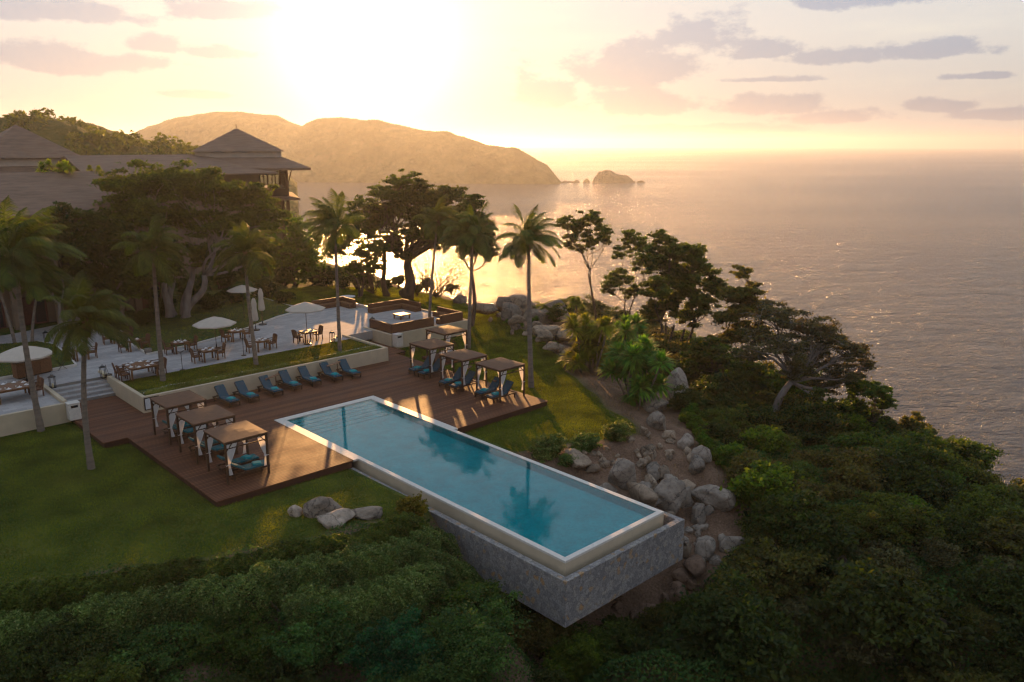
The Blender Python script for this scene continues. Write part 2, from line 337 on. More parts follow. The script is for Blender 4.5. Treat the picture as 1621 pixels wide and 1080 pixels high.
# ------------------------------------------------------------------ terrain
def sdf(px, py, poly):
    """signed distance, negative inside"""
    P = np.array(poly, float); n = len(P); d = np.full(px.shape, 1e18); ins = np.zeros(px.shape, bool)
    for i in range(n):
        a = P[i]; b = P[(i + 1) % n]; e = b - a
        wx = px - a[0]; wy = py - a[1]
        t = np.clip((wx * e[0] + wy * e[1]) / (e @ e), 0, 1)
        d = np.minimum(d, (wx - e[0] * t) ** 2 + (wy - e[1] * t) ** 2)
        c = ((a[1] <= py) & (b[1] > py)) | ((b[1] <= py) & (a[1] > py))
        with np.errstate(divide='ignore', invalid='ignore'):
            xi = a[0] + (py - a[1]) / (b[1] - a[1] + 1e-12) * e[0]
        ins ^= c & (px < xi)
    d = np.sqrt(d); return np.where(ins, -d, d)
PLAT = [(-90, 42), (-40, 23), (-17.5, 13.8), (-6, 9.5), (-0.7, 8.2), (7.5, 10.5), (8.9, 9.5), (14.8, 8.3), (17.8, 13), (22, 19.8), (26.5, 26.5),
        (29.6, 33.7), (32.4, 41.4), (34.7, 51.6), (34.5, 60), (38, 72), (40, 100), (20, 125), (-100, 160), (-140, 100)]
def smooth(a, b, x): t = np.clip((x - a) / (b - a), 0, 1); return t * t * (3 - 2 * t)
_ph = rng.uniform(0, 6.28, (6, 12)); _dr = rng.normal(0, 1, (6, 12, 2))
def wob(x, y, f, k=0):
    s = 0
    for i in range(12): s = s + np.sin((x * _dr[k, i, 0] + y * _dr[k, i, 1]) * f + _ph[k, i])
    return s / 12 ** 0.5
def terrain(x, y):
    x = np.asarray(x, float); y = np.asarray(y, float)
    d = sdf(x, y, PLAT)
    dd = np.clip(d, 0, None)
    east = smooth(6, 22, x - 0.15 * y)                       # the rocky shoulder right of the pool falls more gently
    steep = 0.34 * (1 - east) + (0.20 + 0.7 * smooth(43, 53, y)) * east
    brk = 15 * (1 - east) + (19 + 0.10 * np.clip(y, 0, 40) + 4 * smooth(14, -2, y)) * east
    f1 = steep * np.minimum(dd, brk) * smooth(0, 3.0, dd)
    f2 = 1.05 * np.clip(dd - brk, 0, None)
    z = -0.3 - f1 - f2
    rough = smooth(0.3, 4, dd)
    z = z + rough * (0.30 * wob(x, y, 0.45, 1) + 0.14 * wob(x, y, 1.3, 2))
    z = z + 1.2 * smooth(38, 47, y) * smooth(33, 24, x) * (d < 3)
    z = z + 1.3 * np.exp(-(((x - 35) / 5.0) ** 2 + ((y - 36) / 5.0) ** 2))
    z = z + 0.05 * wob(x, y, 0.25, 3) * (d < 0)
    # hollow of the pool and of the deck and patio slabs
    pool = (x > -0.55) & (x < 7.35) & (y > 7.0) & (y < 24.6)
    z = np.where(pool, np.minimum(z, -2.2), z)
    under = sdf(x, y, [(-0.9, -0.9), (7.7, -0.9), (7.7, 8), (-0.9, 8)])
    z = z - 1.9 * smooth(2.2, 0.0, np.clip(under, 0, None)) * (y < 8.2) * smooth(9.0, 5.0, y)
    slab = (sdf(x, y, DECK) < -0.25)
    z = np.where(slab & ~pool, -0.6, z)
    slab2 = (x > -45) & (x < 16) & (y > 34.6) & (y < 58)
    z = np.where(slab2, np.minimum(z, 0.4), z)
    return np.maximum(z, -46)
DECK = [(-8.05, 15.5), (-0.32, 15.5), (-0.32, 24.62), (7.12, 24.62), (7.12, 15.5), (14.95, 15.5), (14.95, 33.0), (16.0, 33.0), (16.0, 37.9), (13.2, 37.9),
        (13.2, 31.5), (-5.75, 31.5), (-5.75, 36.8), (-9.4, 36.8), (-9.4, 27.65), (-8.05, 27.65)]
def tz(x, y): return float(terrain(np.array([x]), np.array([y]))[0])
def G(u, v, off=0.0, tmin=12, tmax=260):
    r = ray(u, v); t = np.linspace(tmin, tmax, 1500); P = CAM[None, :] + r[None, :] * t[:, None]
    below = P[:, 2] < terrain(P[:, 0], P[:, 1]) + off
    i = int(np.argmax(below)) if below.any() else len(t) - 1
    return P[i]

def grid_axis(lo, hi, step, dense_lo, dense_hi, dstep, extra):
    a = np.concatenate([np.arange(lo, dense_lo, step), np.arange(dense_lo, dense_hi, dstep), np.arange(dense_hi, hi + step, step), extra])
    return np.unique(np.round(a, 3))
gx = grid_axis(-160, 230, 3.0, -30, 60, 0.45, [-0.6, -0.5, 7.3, 7.4])
gy = grid_axis(-90, 260, 3.0, -22, 62, 0.45, [24.55, 24.65, 7.0])
GX, GY = np.meshgrid(gx, gy, indexing='ij'); GZ = terrain(GX, GY)
V = np.stack([GX, GY, GZ], -1).reshape(-1, 3)
i, j = np.meshgrid(np.arange(len(gx) - 1), np.arange(len(gy) - 1), indexing='ij'); b0 = (i * len(gy) + j).ravel()
Q = np.stack([b0, b0 + len(gy), b0 + len(gy) + 1, b0 + 1], -1)
LAWN = PLAT
def lawn_mask(x, y):
    d = sdf(x, y, LAWN) + 0.5 * wob(x, y, 0.8, 4)
    return smooth(0.6, -0.5, d)
def ground_mat():
    m, nt, out = nmat('grass_and_earth')
    at = N(nt, 'ShaderNodeAttribute', attribute_name='lawn')
    tc = N(nt, 'ShaderNodeTexCoord')
    n1 = N(nt, 'ShaderNodeTexNoise', i_Scale=0.35, i_Detail=8, i_Roughness=0.6); L(nt, tc.outputs['Object'], n1.inputs['Vector'])
    n2 = N(nt, 'ShaderNodeTexNoise', i_Scale=9, i_Detail=6); L(nt, tc.outputs['Object'], n2.inputs['Vector'])
    av = N(nt, 'ShaderNodeMath', operation='MULTIPLY_ADD'); L(nt, n2.outputs[0], av.inputs[0]); av.inputs[1].default_value = 0.4; 
    s = N(nt, 'ShaderNodeMath', operation='MULTIPLY'); L(nt, n1.outputs[0], s.inputs[0]); s.inputs[1].default_value = 0.6; L(nt, s.outputs[0], av.inputs[2])
    rg = ramp(nt, [(0.38, (0.032, 0.050, 0.008)), (0.5, (0.062, 0.085, 0.014)), (0.62, (0.115, 0.12, 0.024))]); L(nt, av.outputs[0], rg.inputs[0])
    rd = ramp(nt, [(0.35, (0.09, 0.055, 0.035)), (0.5, (0.17, 0.105, 0.07)), (0.65, (0.26, 0.17, 0.115))]); L(nt, av.outputs[0], rd.inputs[0])
    mx = N(nt, 'ShaderNodeMix', data_type='RGBA'); L(nt, at.outputs['Fac'], mx.inputs[0]); L(nt, rd.outputs[0], mx.inputs[6]); L(nt, rg.outputs[0], mx.inputs[7])
    p = N(nt, 'ShaderNodeBsdfPrincipled', i_Roughness=0.95); p.inputs['Specular IOR Level'].default_value = 0.1; L(nt, mx.outputs[2], p.inputs['Base Color'])
    b = N(nt, 'ShaderNodeBump', i_Strength=0.8, i_Distance=0.08); L(nt, n2.outputs[0], b.inputs['Height']); L(nt, b.outputs[0], p.inputs['Normal'])
    L(nt, p.outputs[0], out.inputs[0]); return m
M['ground'] = ground_mat()
gm = mesh_np('ground', V, Q, M['ground'], smooth=True)
att = gm.attributes.new('lawn', 'FLOAT', 'POINT'); att.data.foreach_set('value', lawn_mask(V[:, 0], V[:, 1]).astype(np.float32))
tag(link('ground', gm), 'grass lawn running out into bare reddish earth on the slope', 'ground', kind='structure')

# grass blades that catch the low sun
def blades(n, x0, x1, y0, y1, h, w, accept, seed):
    r = np.random.default_rng(seed); x = r.uniform(x0, x1, n); y = r.uniform(y0, y1, n)
    k = accept(x, y); x = x[k]; y = y[k]; z = terrain(x, y); m = len(x)
    a = r.uniform(0, 2 * PI, m); hh = h * r.uniform(0.6, 1.3, m); lx = r.normal(0, 0.35, m) * hh; ly = r.normal(0, 0.35, m) * hh
    ww = w * r.uniform(0.7, 1.3, m)
    v = np.empty((m, 3, 3)); c = np.cos(a) * ww / 2; s = np.sin(a) * ww / 2
    v[:, 0] = np.stack([x - c, y - s, z - 0.005], -1); v[:, 1] = np.stack([x + c, y + s, z - 0.005], -1); v[:, 2] = np.stack([x + lx, y + ly, z + hh], -1)
    return v.reshape(-1, 3), np.arange(m * 3).reshape(-1, 3)
def acc_lawn(x, y):
    k = (lawn_mask(x, y) > 0.6) & (sdf(x, y, DECK) > 0.05) & ~((x > -0.8) & (x < 7.6) & (y < 25)) & ~((x > -60) & (x < 16) & (y > 33.7)) & ~((x > 16) & (x < 25) & (y > 35) & (y < 47))
    k &= ~((x > 15.9) & (x < 19.2) & (y > 27.9) & (y < 31.1))
    return k
M['blade'] = leaf_mat('grass_blade', (0.065, 0.09, 0.009), (0.15, 0.175, 0.018), 0.5, tcol=(1.9, 1.7, 0.45), rough=0.6, spec=0.2)
gb = [blades(950000, 7, 36, 8, 62, 0.07, 0.028, acc_lawn, 1), blades(520000, -40, 0, 7, 34, 0.06, 0.024, acc_lawn, 2)]
off = len(gb[0][0])
tag(link('lawn_grass', mesh_np('lawn_grass', np.vstack([g[0] for g in gb]), np.vstack([gb[0][1], gb[1][1] + off]), M['blade'])),
    'short mown lawn grass around the deck and pool', 'grass', kind='stuff')
# dry tufts and litter on the earth slope
def acc_dirt(x, y):
    nz = wob(x, y, 0.6, 5)
    return (lawn_mask(x, y) < 0.3) & (terrain(x, y) > -14) & ~((x > -1) & (x < 7.8) & (y > -1)) & (nz > -0.1)
dg = blades(90000, 4, 50, -14, 45, 0.20, 0.022, acc_dirt, 3)
tag(link('dry_grass', mesh_np('dry_grass', dg[0], dg[1], M['dry'])), 'thin dry grass on the bare earth slope', 'grass', kind='stuff')

# ------------------------------------------------------------------ sea
SEA = -40.0
def sea_mat():
    m, nt, out = nmat('sea_water')
    tc = N(nt, 'ShaderNodeTexCoord'); mp = N(nt, 'ShaderNodeMapping'); mp.inputs['Rotation'].default_value = (0, 0, R(43.4 - 10)); mp.inputs['Scale'].default_value = (1, 1.9, 1)
    mp.vector_type = 'TEXTURE'; mp.inputs['Scale'].default_value = (1.9, 1.0, 1); mp.inputs['Rotation'].default_value = (0, 0, R(-43.4 + 12))
    L(nt, tc.outputs['Object'], mp.inputs[0])
    b = None; hs = []
    for sc, det, st, ds, ro in ((0.035, 3, 1.0, 13.0, 0.5), (0.13, 6, 1.0, 8.0, 0.6), (0.6, 5, 1.0, 2.2, 0.65)):
        n = N(nt, 'ShaderNodeTexNoise', i_Scale=sc, i_Detail=det, i_Roughness=ro); L(nt, mp.outputs[0], n.inputs['Vector']); n.inputs['Distortion'].default_value = 0.6
        bb = N(nt, 'ShaderNodeBump', i_Strength=st, i_Distance=ds); L(nt, n.outputs[0], bb.inputs['Height'])
        if b: L(nt, b.outputs[0], bb.inputs['Normal'])
        b = bb
    big = N(nt, 'ShaderNodeTexNoise', i_Scale=0.0035, i_Detail=4); L(nt, mp.outputs[0], big.inputs['Vector'])
    rr = N(nt, 'ShaderNodeMapRange'); L(nt, big.outputs[0], rr.inputs['Value']); rr.inputs['From Min'].default_value = 0.35; rr.inputs['From Max'].default_value = 0.65
    rr.inputs['To Min'].default_value = 0.12; rr.inputs['To Max'].default_value = 0.22
    p = N(nt, 'ShaderNodeBsdfPrincipled', i_IOR=1.33); p.inputs['Base Color'].default_value = (0.014, 0.034, 0.060, 1)
    L(nt, rr.outputs[0], p.inputs['Roughness']); L(nt, b.outputs[0], p.inputs['Normal']); L(nt, p.outputs[0], out.inputs[0]); return m
M['sea'] = sea_mat()
SR = 12000
s = MB()
ringr = [0, 60, 120, 250, 500, 1000, 2000, 4000, 7000, SR]; sn = 64
sv = [(CAMX, CAMY, SEA)]; st = []; sq = []
for k, r in enumerate(ringr[1:]):
    for q in range(sn): a = 2 * PI * q / sn; sv.append((CAMX + r * math.cos(a), CAMY + r * math.sin(a), SEA))
for q in range(sn): st.append((0, 1 + q, 1 + (q + 1) % sn))
for k in range(len(ringr) - 2):
    for q in range(sn): A = 1 + k * sn; B = A + sn; sq.append((A + q, B + q, B + (q + 1) % sn, A + (q + 1) % sn))
s.add(sv, sq, st); tag(s.build('sea', M['sea']), 'calm rippled grey sea out to the horizon', 'sea', kind='structure')

# ------------------------------------------------------------------ far land (built in plan as real relief)
def hill(name, prof, dist, depth, mat, label, nu=260, nr=60, rough=4.0, fz=0.02, base=SEA - 2, kind='structure', power=0.8, leafy=None):
    """prof: skyline (u, v) ; dist(u): range of the crest ; relief rises from the near shore to the crest and falls behind it"""
    us = np.linspace(prof[0][0], prof[-1][0], nu); vs = np.interp(us, [p[0] for p in prof], [p[1] for p in prof])
    rr = np.linspace(-1, 1, nr); V = np.zeros((nu, nr, 3))
    for a, (u, v) in enumerate(zip(us, vs)):
        D = dist(u); dep = depth(u); top = atD(u, v, D); g = ray(u, v); g = g[:2] / np.linalg.norm(g[:2])
        k = 1 / (g @ FW)
        s = rr; h = np.clip(1 - np.abs(s) ** 1.6, 0, 1) ** power
        d2 = (D + s * dep) * k
        V[a, :, 0] = CAMX + g[0] * d2; V[a, :, 1] = CAMY + g[1] * d2
        V[a, :, 2] = base + (top[2] - base) * h
    nz = wob(V[..., 0], V[..., 1], fz, 1) * 1.0 + wob(V[..., 0], V[..., 1], fz * 2.3, 2) * 0.6 + wob(V[..., 0], V[..., 1], fz * 5.1, 3) * 0.4 + wob(V[..., 0], V[..., 1], fz * 11, 4) * 0.25 + rng.normal(0, 0.12, V.shape[:2])
    hh = (V[..., 2] - base) / max(1, (V[..., 2].max() - base)); V[..., 2] += rough * nz * np.clip(hh * 3, 0, 1) * (0.25 + 0.75 * np.abs(rr)[None, :] ** 0.5)
    i, j = np.meshgrid(np.arange(nu - 1), np.arange(nr - 1), indexing='ij'); b0 = (i * nr + j).ravel()
    return tag(link(name, mesh_np(name, V.reshape(-1, 3), np.stack([b0, b0 + nr, b0 + nr + 1, b0 + 1], -1), mat, smooth=True)), label, name.split('_')[-1], kind=kind), V
M['hill_far'] = noise_mat('far_wooded_slope', [(0.015, 0.022, 0.008), (0.05, 0.055, 0.02), (0.12, 0.10, 0.05)], scale=0.035, rough=1.0, bump=1.0, bscale=0.09, dist=8, spec=0.05)
M['hill_near'] = noise_mat('near_wooded_slope', [(0.02, 0.035, 0.008), (0.045, 0.06, 0.015), (0.07, 0.075, 0.02)], scale=0.08, rough=1.0, bump=1.0, bscale=0.35, dist=2.0, spec=0.05)
prof_far = [(150, 250), (200, 217), (235, 200), (262, 193), (300, 188), (330, 180), (372, 178), (405, 181), (440, 184), (466, 196), (478, 201), (500, 193), (540, 188), (575, 190), (610, 197), (650, 201), (690, 206), (712, 209), (735, 217), (770, 230), (800, 239), (822, 246), (845, 258), (866, 266), (880, 280), (889, 290)]
hill('headland', prof_far, lambda u: 1700 - 0.62 * max(0, u - 150), lambda u: 420 - 0.46 * max(0, u - 100), M['hill_far'], 'wooded headland glowing in the sun haze across the bay', nu=520, nr=110, rough=9.0, fz=0.011)
prof_mid = [(-60, 190), (0, 186), (60, 188), (100, 192), (140, 196), (175, 204), (200, 214), (240, 226), (290, 236), (340, 243), (400, 252), (440, 262), (470, 285)]
hill('mid_hill', prof_mid, lambda u: 520 - 0.2 * u, lambda u: 150, M['hill_near'], 'wooded middle hill in front of the headland', nu=300, nr=70, rough=3.5, fz=0.03)
prof_near = [(-120, 175), (-40, 180), (0, 183), (22, 186), (50, 187), (75, 190), (100, 191), (120, 198), (135, 208), (150, 218), (190, 228), (230, 234), (290, 240), (330, 250), (360, 262)]
_, VN = hill('wooded_hill', prof_near, lambda u: 230 - 0.05 * u, lambda u: 75, M['hill_near'], 'near wooded hill rising behind the hotel roofs', nu=220, nr=60, rough=1.5, fz=0.06)
def islet(name, prof, dist, label):
    _, V = hill(name, prof, lambda u: dist, lambda u: 22 if prof[-1][0] - prof[0][0] > 30 else 6, M['islet'], label, nu=90, nr=40, rough=2.6, fz=0.10, power=0.85, base=SEA - 1)
M['islet'] = noise_mat('islet_rock', [(0.05, 0.04, 0.03), (0.12, 0.10, 0.075)], scale=0.1, rough=1, bump=1, bscale=0.5, dist=2)
islet('rocky_islet', [(936, 291), (941, 281), (948, 273), (958, 270), (968, 271), (975, 275), (985, 276), (996, 280), (1003, 286), (1009, 291)], 1250, 'largest rocky islet off the headland tip')
islet('small_islet', [(921, 291), (925, 286), (929, 283), (932, 286), (936, 291)], 1250, 'tiny pointed islet beside the larger rocky islet')
islet('low_reef', [(1006, 291), (1010, 287.5), (1016, 288.5), (1022, 290)], 1250, 'low reef at the right end of the large islet')
islet('flat_reef', [(884, 291), (892, 287.5), (902, 289), (915, 288.8), (922, 290.5)], 1250, 'flat reef between the headland tip and the tiny islet')

# ------------------------------------------------------------------ deck, pool, walls, patio
mb = MB(); mb.prism(DECK, -0.06, 0.0); dk = mb.build('deck_boards', M['deck'])
pd = thing('timber_deck', 'reddish brown timber deck around the back of the pool', 'deck'); dk.parent = pd
def shrink(poly, d):
    out = []; n = len(poly)
    for i in range(n):
        a, b, c = np.array(poly[i - 1]), np.array(poly[i]), np.array(poly[(i + 1) % n])
        e1 = (b - a) / np.linalg.norm(b - a); e2 = (c - b) / np.linalg.norm(c - b)
        n1 = np.array([-e1[1], e1[0]]); n2 = np.array([-e2[1], e2[0]])
        out.append(tuple(b + d * (n1 + n2) / (1 + n1 @ n2)))
    return out
mb = MB(); mb.prism(shrink(DECK, 0.05), -0.75, -0.064); mb.build('fascia', M['deck_side'], pd)

pool = thing('infinity_pool', 'long rectangular infinity pool with cream rim and rubble stone outer wall', 'pool')
PX1, PY1 = 6.8, 24.3
mb = MB(); w = 0.26
mb.box(0, PX1, 0, w, -0.1, 0.0).box(0, w, w, PY1 - w, -0.1, 0.0).box(PX1 - w, PX1, w, PY1 - w, -0.1, 0.0).box(0, PX1, PY1 - w, PY1, -0.1, 0.0)
mb.box(-0.3, 0, 15.51, PY1 + 0.3, -0.1, 0.001).box(PX1, PX1 + 0.3, 15.51, PY1 + 0.3, -0.1, 0.001).box(0, PX1, PY1, PY1 + 0.3, -0.1, 0.001)
mb.build('coping', M['coping'], pool)
mb = MB(); t = 0.25
mb.box(0.003, PX1 - 0.003, 0.003, t, -1.6, -0.102).box(0.003, t, t, PY1, -1.6, -0.102).box(PX1 - t, PX1 - 0.003, t, PY1, -1.6, -0.102)
mb.build('rim_wall', M['stucco'], pool)
def tile_mat():
    m, nt, out = nmat('teal_mosaic')
    tc = N(nt, 'ShaderNodeTexCoord'); ns = N(nt, 'ShaderNodeTexNoise', i_Scale=1.2, i_Detail=6); L(nt, tc.outputs['Object'], ns.inputs['Vector'])
    vo = N(nt, 'ShaderNodeTexVoronoi', i_Scale=9, distance='CHEBYCHEV'); L(nt, tc.outputs['Object'], vo.inputs['Vector'])
    sp = N(nt, 'ShaderNodeSeparateColor'); L(nt, vo.outputs['Color'], sp.inputs[0])
    a = N(nt, 'ShaderNodeMath', operation='MULTIPLY_ADD'); L(nt, sp.outputs[0], a.inputs[0]); a.inputs[1].default_value = 0.25; L(nt, ns.outputs[0], a.inputs[2])
    r = ramp(nt, [(0.3, (0.006, 0.36, 0.39)), (0.9, (0.012, 0.57, 0.60))]); L(nt, a.outputs[0], r.inputs[0])
    p = N(nt, 'ShaderNodeBsdfPrincipled', i_Roughness=0.5); L(nt, r.outputs[0], p.inputs['Base Color']); L(nt, p.outputs[0], out.inputs[0]); return m
M['tile'] = tile_mat()
mb = MB(); z0 = -0.42
mb.box(w, PX1 - w, w, PY1 - w, z0 - 0.1, z0)
mb.box(w, w + 0.02, w, PY1 - w, z0, -0.101).box(PX1 - w - 0.02, PX1 - w, w, PY1 - w, z0, -0.101).box(w + 0.02, PX1 - w - 0.02, w, w + 0.02, z0, -0.101).box(w + 0.02, PX1 - w - 0.02, PY1 - w - 0.02, PY1 - w, z0, -0.101)
for k in range(5): mb.box(w + 0.02, PX1 - w - 0.02, PY1 - w - 0.02 - 0.5 * (5 - k), PY1 - w - 0.02 - 0.5 * (4 - k), z0, z0 + 0.055 * (k + 1))
mb.build('basin', M['tile'], pool)
def pool_water():
    m, nt, out = nmat('pool_water')
    tc = N(nt, 'ShaderNodeTexCoord'); n1 = N(nt, 'ShaderNodeTexNoise', i_Scale=1.3, i_Detail=3); L(nt, tc.outputs['Object'], n1.inputs['Vector'])
    n2 = N(nt, 'ShaderNodeTexNoise', i_Scale=7, i_Detail=2); L(nt, tc.outputs['Object'], n2.inputs['Vector'])
    b = N(nt, 'ShaderNodeBump', i_Strength=0.03, i_Distance=0.05); L(nt, n1.outputs[0], b.inputs['Height'])
    b2 = N(nt, 'ShaderNodeBump', i_Strength=0.12, i_Distance=0.01); L(nt, n2.outputs[0], b2.inputs['Height']); L(nt, b.outputs[0], b2.inputs['Normal'])
    fr = N(nt, 'ShaderNodeFresnel', i_IOR=1.46); L(nt, b2.outputs[0], fr.inputs['Normal'])
    g = N(nt, 'ShaderNodeBsdfGlossy', i_Roughness=0.006); L(nt, b2.outputs[0], g.inputs['Normal'])
    t = N(nt, 'ShaderNodeBsdfTransparent'); t.inputs[0].default_value = (0.45, 0.97, 0.99, 1)
    mx = N(nt, 'ShaderNodeMixShader'); L(nt, fr.outputs[0], mx.inputs[0]); L(nt, t.outputs[0], mx.inputs[1]); L(nt, g.outputs[0], mx.inputs[2]); L(nt, mx.outputs[0], out.inputs[0])
    return m
M['pool_water'] = pool_water()
mb = MB(); mb.add([(w, w, -0.03), (PX1 - w, w, -0.03), (PX1 - w, PY1 - w, -0.03), (w, PY1 - w, -0.03)], [(0, 1, 2, 3)]); mb.build('water_surface', M['pool_water'], pool)
mb = MB(); o = 0.7; ti = 0.3; zt = -0.38; zb = -2.45
mb.box(-o, PX1 + o, -o, -o + ti, zb, zt).box(-o, -o + ti, -o + ti, 15.4, zb, zt).box(PX1 + o - ti, PX1 + o, -o + ti, 13.0, zb, zt)
mb.box(-o + ti, PX1 + o - ti, -o + ti, 15.4, zb, zb + 0.3)
mb.build('stone_wall', M['stone'], pool)
mb = MB(); mb.box(-o + ti, 0, -o + ti, 15.4, -1.65, -1.6).box(PX1, PX1 + o - ti, -o + ti, 13, -1.65, -1.6).box(0, PX1, -o + ti, 0, -1.65, -1.6); mb.build('gutter', M['stone'], pool)
for (cx, cy) in ((0.3, 5.5), (0.3, 4.3), (0.4, 3.1), (0.4, 1.9), (6.3, 5.5), (6.3, 3.2), (3.3, 4.5), (3.3, 2.2)):
    mb = MB(); mb.tube([(cx, cy, tz(cx, cy) - 0.8), (cx, cy, zb + 0.002)], 0.22, n=14); mb.build('support_column', M['bark_dark'] if False else M['plaster'], pool, smooth=False)

# planter in front of the terrace
pl = thing('raised_planter', 'long cream walled planter between the deck and the dining terrace', 'planter')
mb = MB(); tw = 0.26
mb.box(-5.75, 13.2, 31.5, 31.5 + tw, -0.5, 1.08, 0.02).box(12.94, 13.2, 31.5 + tw + 0.002, 37.9, -0.5, 1.079, 0.02).box(-5.75, -5.49, 31.5 + tw + 0.002, 40.2, -0.5, 1.079, 0.02)
mb.build('wall', M['stucco'], pl)
M['soil_grass'] = noise_mat('planter_turf', [(0.035, 0.05, 0.01), (0.07, 0.085, 0.016)], scale=2.5, rough=0.95, bump=0.6, bscale=30)
mb = MB(); mb.box(-5.48, 12.93, 31.77, 36.6, 0.5, 0.94); mb.build('turf', M['soil_grass'], pl)
def patch_blades(n, poly, z, h, wd, seed, mat, name, parent):
    P = np.array(poly); r = np.random.default_rng(seed); x = r.uniform(P[:, 0].min(), P[:, 0].max(), n); y = r.uniform(P[:, 1].min(), P[:, 1].max(), n)
    k = sdf(x, y, poly) < -0.02; x = x[k]; y = y[k]; m = len(x); a = r.uniform(0, 2 * PI, m); hh = h * r.uniform(0.5, 1.4, m)
    zz = z(x, y) if callable(z) else z
    v = np.empty((m, 3, 3)); c = np.cos(a) * wd / 2; s = np.sin(a) * wd / 2
    v[:, 0] = np.stack([x - c, y - s, x * 0 + zz], -1); v[:, 1] = np.stack([x + c, y + s, x * 0 + zz], -1); v[:, 2] = np.stack([x + r.normal(0, .4, m) * hh, y + r.normal(0, .4, m) * hh, zz + hh], -1)
    o = link(name, mesh_np(name, v.reshape(-1, 3), np.arange(m * 3).reshape(-1, 3), mat), parent); o['kind'] = 'stuff'; return o
patch_blades(50000, [(-5.4, 33.6), (0, 33.2), (5, 32.9), (12.8, 33.6), (12.8, 36.55), (-5.4, 36.55)], 0.94, 0.06, 0.03, 11, M['blade'], 'mown_grass', pl)
M['cover'] = leaf_mat('pale_groundcover', (0.08, 0.11, 0.03), (0.18, 0.21, 0.07), 0.4)
patch_blades(16000, [(-5.3, 31.85), (12.8, 31.85), (12.8, 32.9), (6, 32.75), (0, 32.9), (-3.5, 33.1), (-5.3, 32.6)], 0.94, 0.22, 0.05, 12, M['cover'], 'ground_cover', pl)
pv = MB(); r = np.random.default_rng(5)
for k in range(260):
    x = -5.2 + 18 * k / 260; y = np.interp(x, [-5.3, -3.5, 0, 6, 12.8], [32.75, 33.3, 33.05, 32.85, 33.2]) + r.normal(0, 0.06); q = r.uniform(0.04, 0.08)
    pv.lathe([(0.001, -q / 2), (q, 0), (q * 0.7, q * 0.6), (0.001, q * 0.7)], 6, (x, y, 0.96))
pv.build('pebble_edging', M['coping'], pl)

wl = thing('retaining_wall', 'low cream wall left of the deck holding up the terrace', 'wall')
mb = MB(); mb.box(-46, -9.45, 33.8, 34.06, -0.7, 1.0, 0.02).box(-9.71, -9.45, 34.062, 39.2, -0.5, 1.12, 0.02); mb.build('wall_face', M['stucco'], wl)
st_ = thing('terrace_steps', 'pale stone steps up from the deck between two cream walls', 'steps')
mb = MB()
for k in range(5): mb.box(-9.44, -5.76, 36.8 + 0.5 * k + (0.002 if k else 0), 39.3, -0.4 + 0.19 * k + (0.002 if k else 0), 0.19 * (k + 1))
mb.build('treads', M['patio'], st_)
PAT = [(-46, 34.07), (-9.72, 34.07), (-9.72, 39.3), (-5.48, 39.3), (-5.48, 36.61), (12.93, 36.61), (12.93, 37.91), (16.3, 37.91), (16.3, 35.45), (24.55, 35.45), (24.55, 45.5), (21.2, 45.0), (21.2, 49.6), (17, 51.2), (15, 62), (-46, 62)]
mb = MB(); mb.prism(PAT, 0.2, 0.93); tag(mb.build('terrace', M['patio']), 'pale travertine dining terrace behind the deck', 'terrace', kind='structure')
pod = thing('seating_podium', 'cream walled podium with wicker sofas behind the right cabanas', 'podium')
mb = MB(); mb.box(16.04, 24.85, 35.2, 35.44, -0.6, 1.02, 0.02).box(16.04, 16.29, 35.442, 39.4, -0.6, 1.02, 0.02).box(24.56, 24.85, 35.442, 45.5, -0.6, 1.02, 0.02); mb.build('wall', M['stucco'], pod)
cb = thing('terrace_kerb', 'low pale kerb between the terrace and the lawn', 'kerb')
mb = MB(); 
for a, b in (((21.2, 45.0), (21.25, 49.6)), ((21.2, 45.0), (24.5, 45.5)), ((21.25, 49.6), (17, 51.2))): mb.beam((a[0], a[1], 1.0), (b[0], b[1], 1.0), 0.22, 0.34)
mb.build('kerb_stone', M['coping'], cb)
# garden beds laid on the terrace
def bed(name, label, poly, z, blades_n, seed, curb=0.14):
    t = thing(name, label, 'garden bed')
    A = np.array(poly); 
    if np.sum(A[:, 0] * np.roll(A[:, 1], -1) - np.roll(A[:, 0], -1) * A[:, 1]) < 0: poly = poly[::-1]
    mb = MB(); mb.prism(poly, 0.5, z); mb.build('kerb', M['coping'], t)
    inner = shrink(poly, curb); mb = MB(); mb.prism(inner, z + 0.001, z + 0.02); mb.build('turf', M['soil_grass'], t)
    patch_blades(blades_n, inner, z + 0.02, 0.08, 0.035, seed, M['blade'], 'grass', t)
    return inner
gp = [tuple(W(u, v, 1.1)[:2]) for u, v in ((80, 497), (150, 524), (190, 533), (233, 559), (300, 545), (345, 533), (392, 518), (440, 500), (480, 489))]
GB = gp + [(16.2, 60), (17, 66), (-2, 66)]
bed('garden_bed', 'dark planted bed under the big tree behind the dining tables', GB, 1.06, 40000, 21)
lp = [tuple(W(u, v, 1.1)[:2]) for u, v in ((-40, 603), (0, 598), (60, 588), (122, 577), (108, 561), (88, 545), (60, 540), (0, 545), (-40, 548))]
bed('lawn_island', 'small raised lawn at the left edge with an umbrella over it', lp, 1.12, 9000, 22)
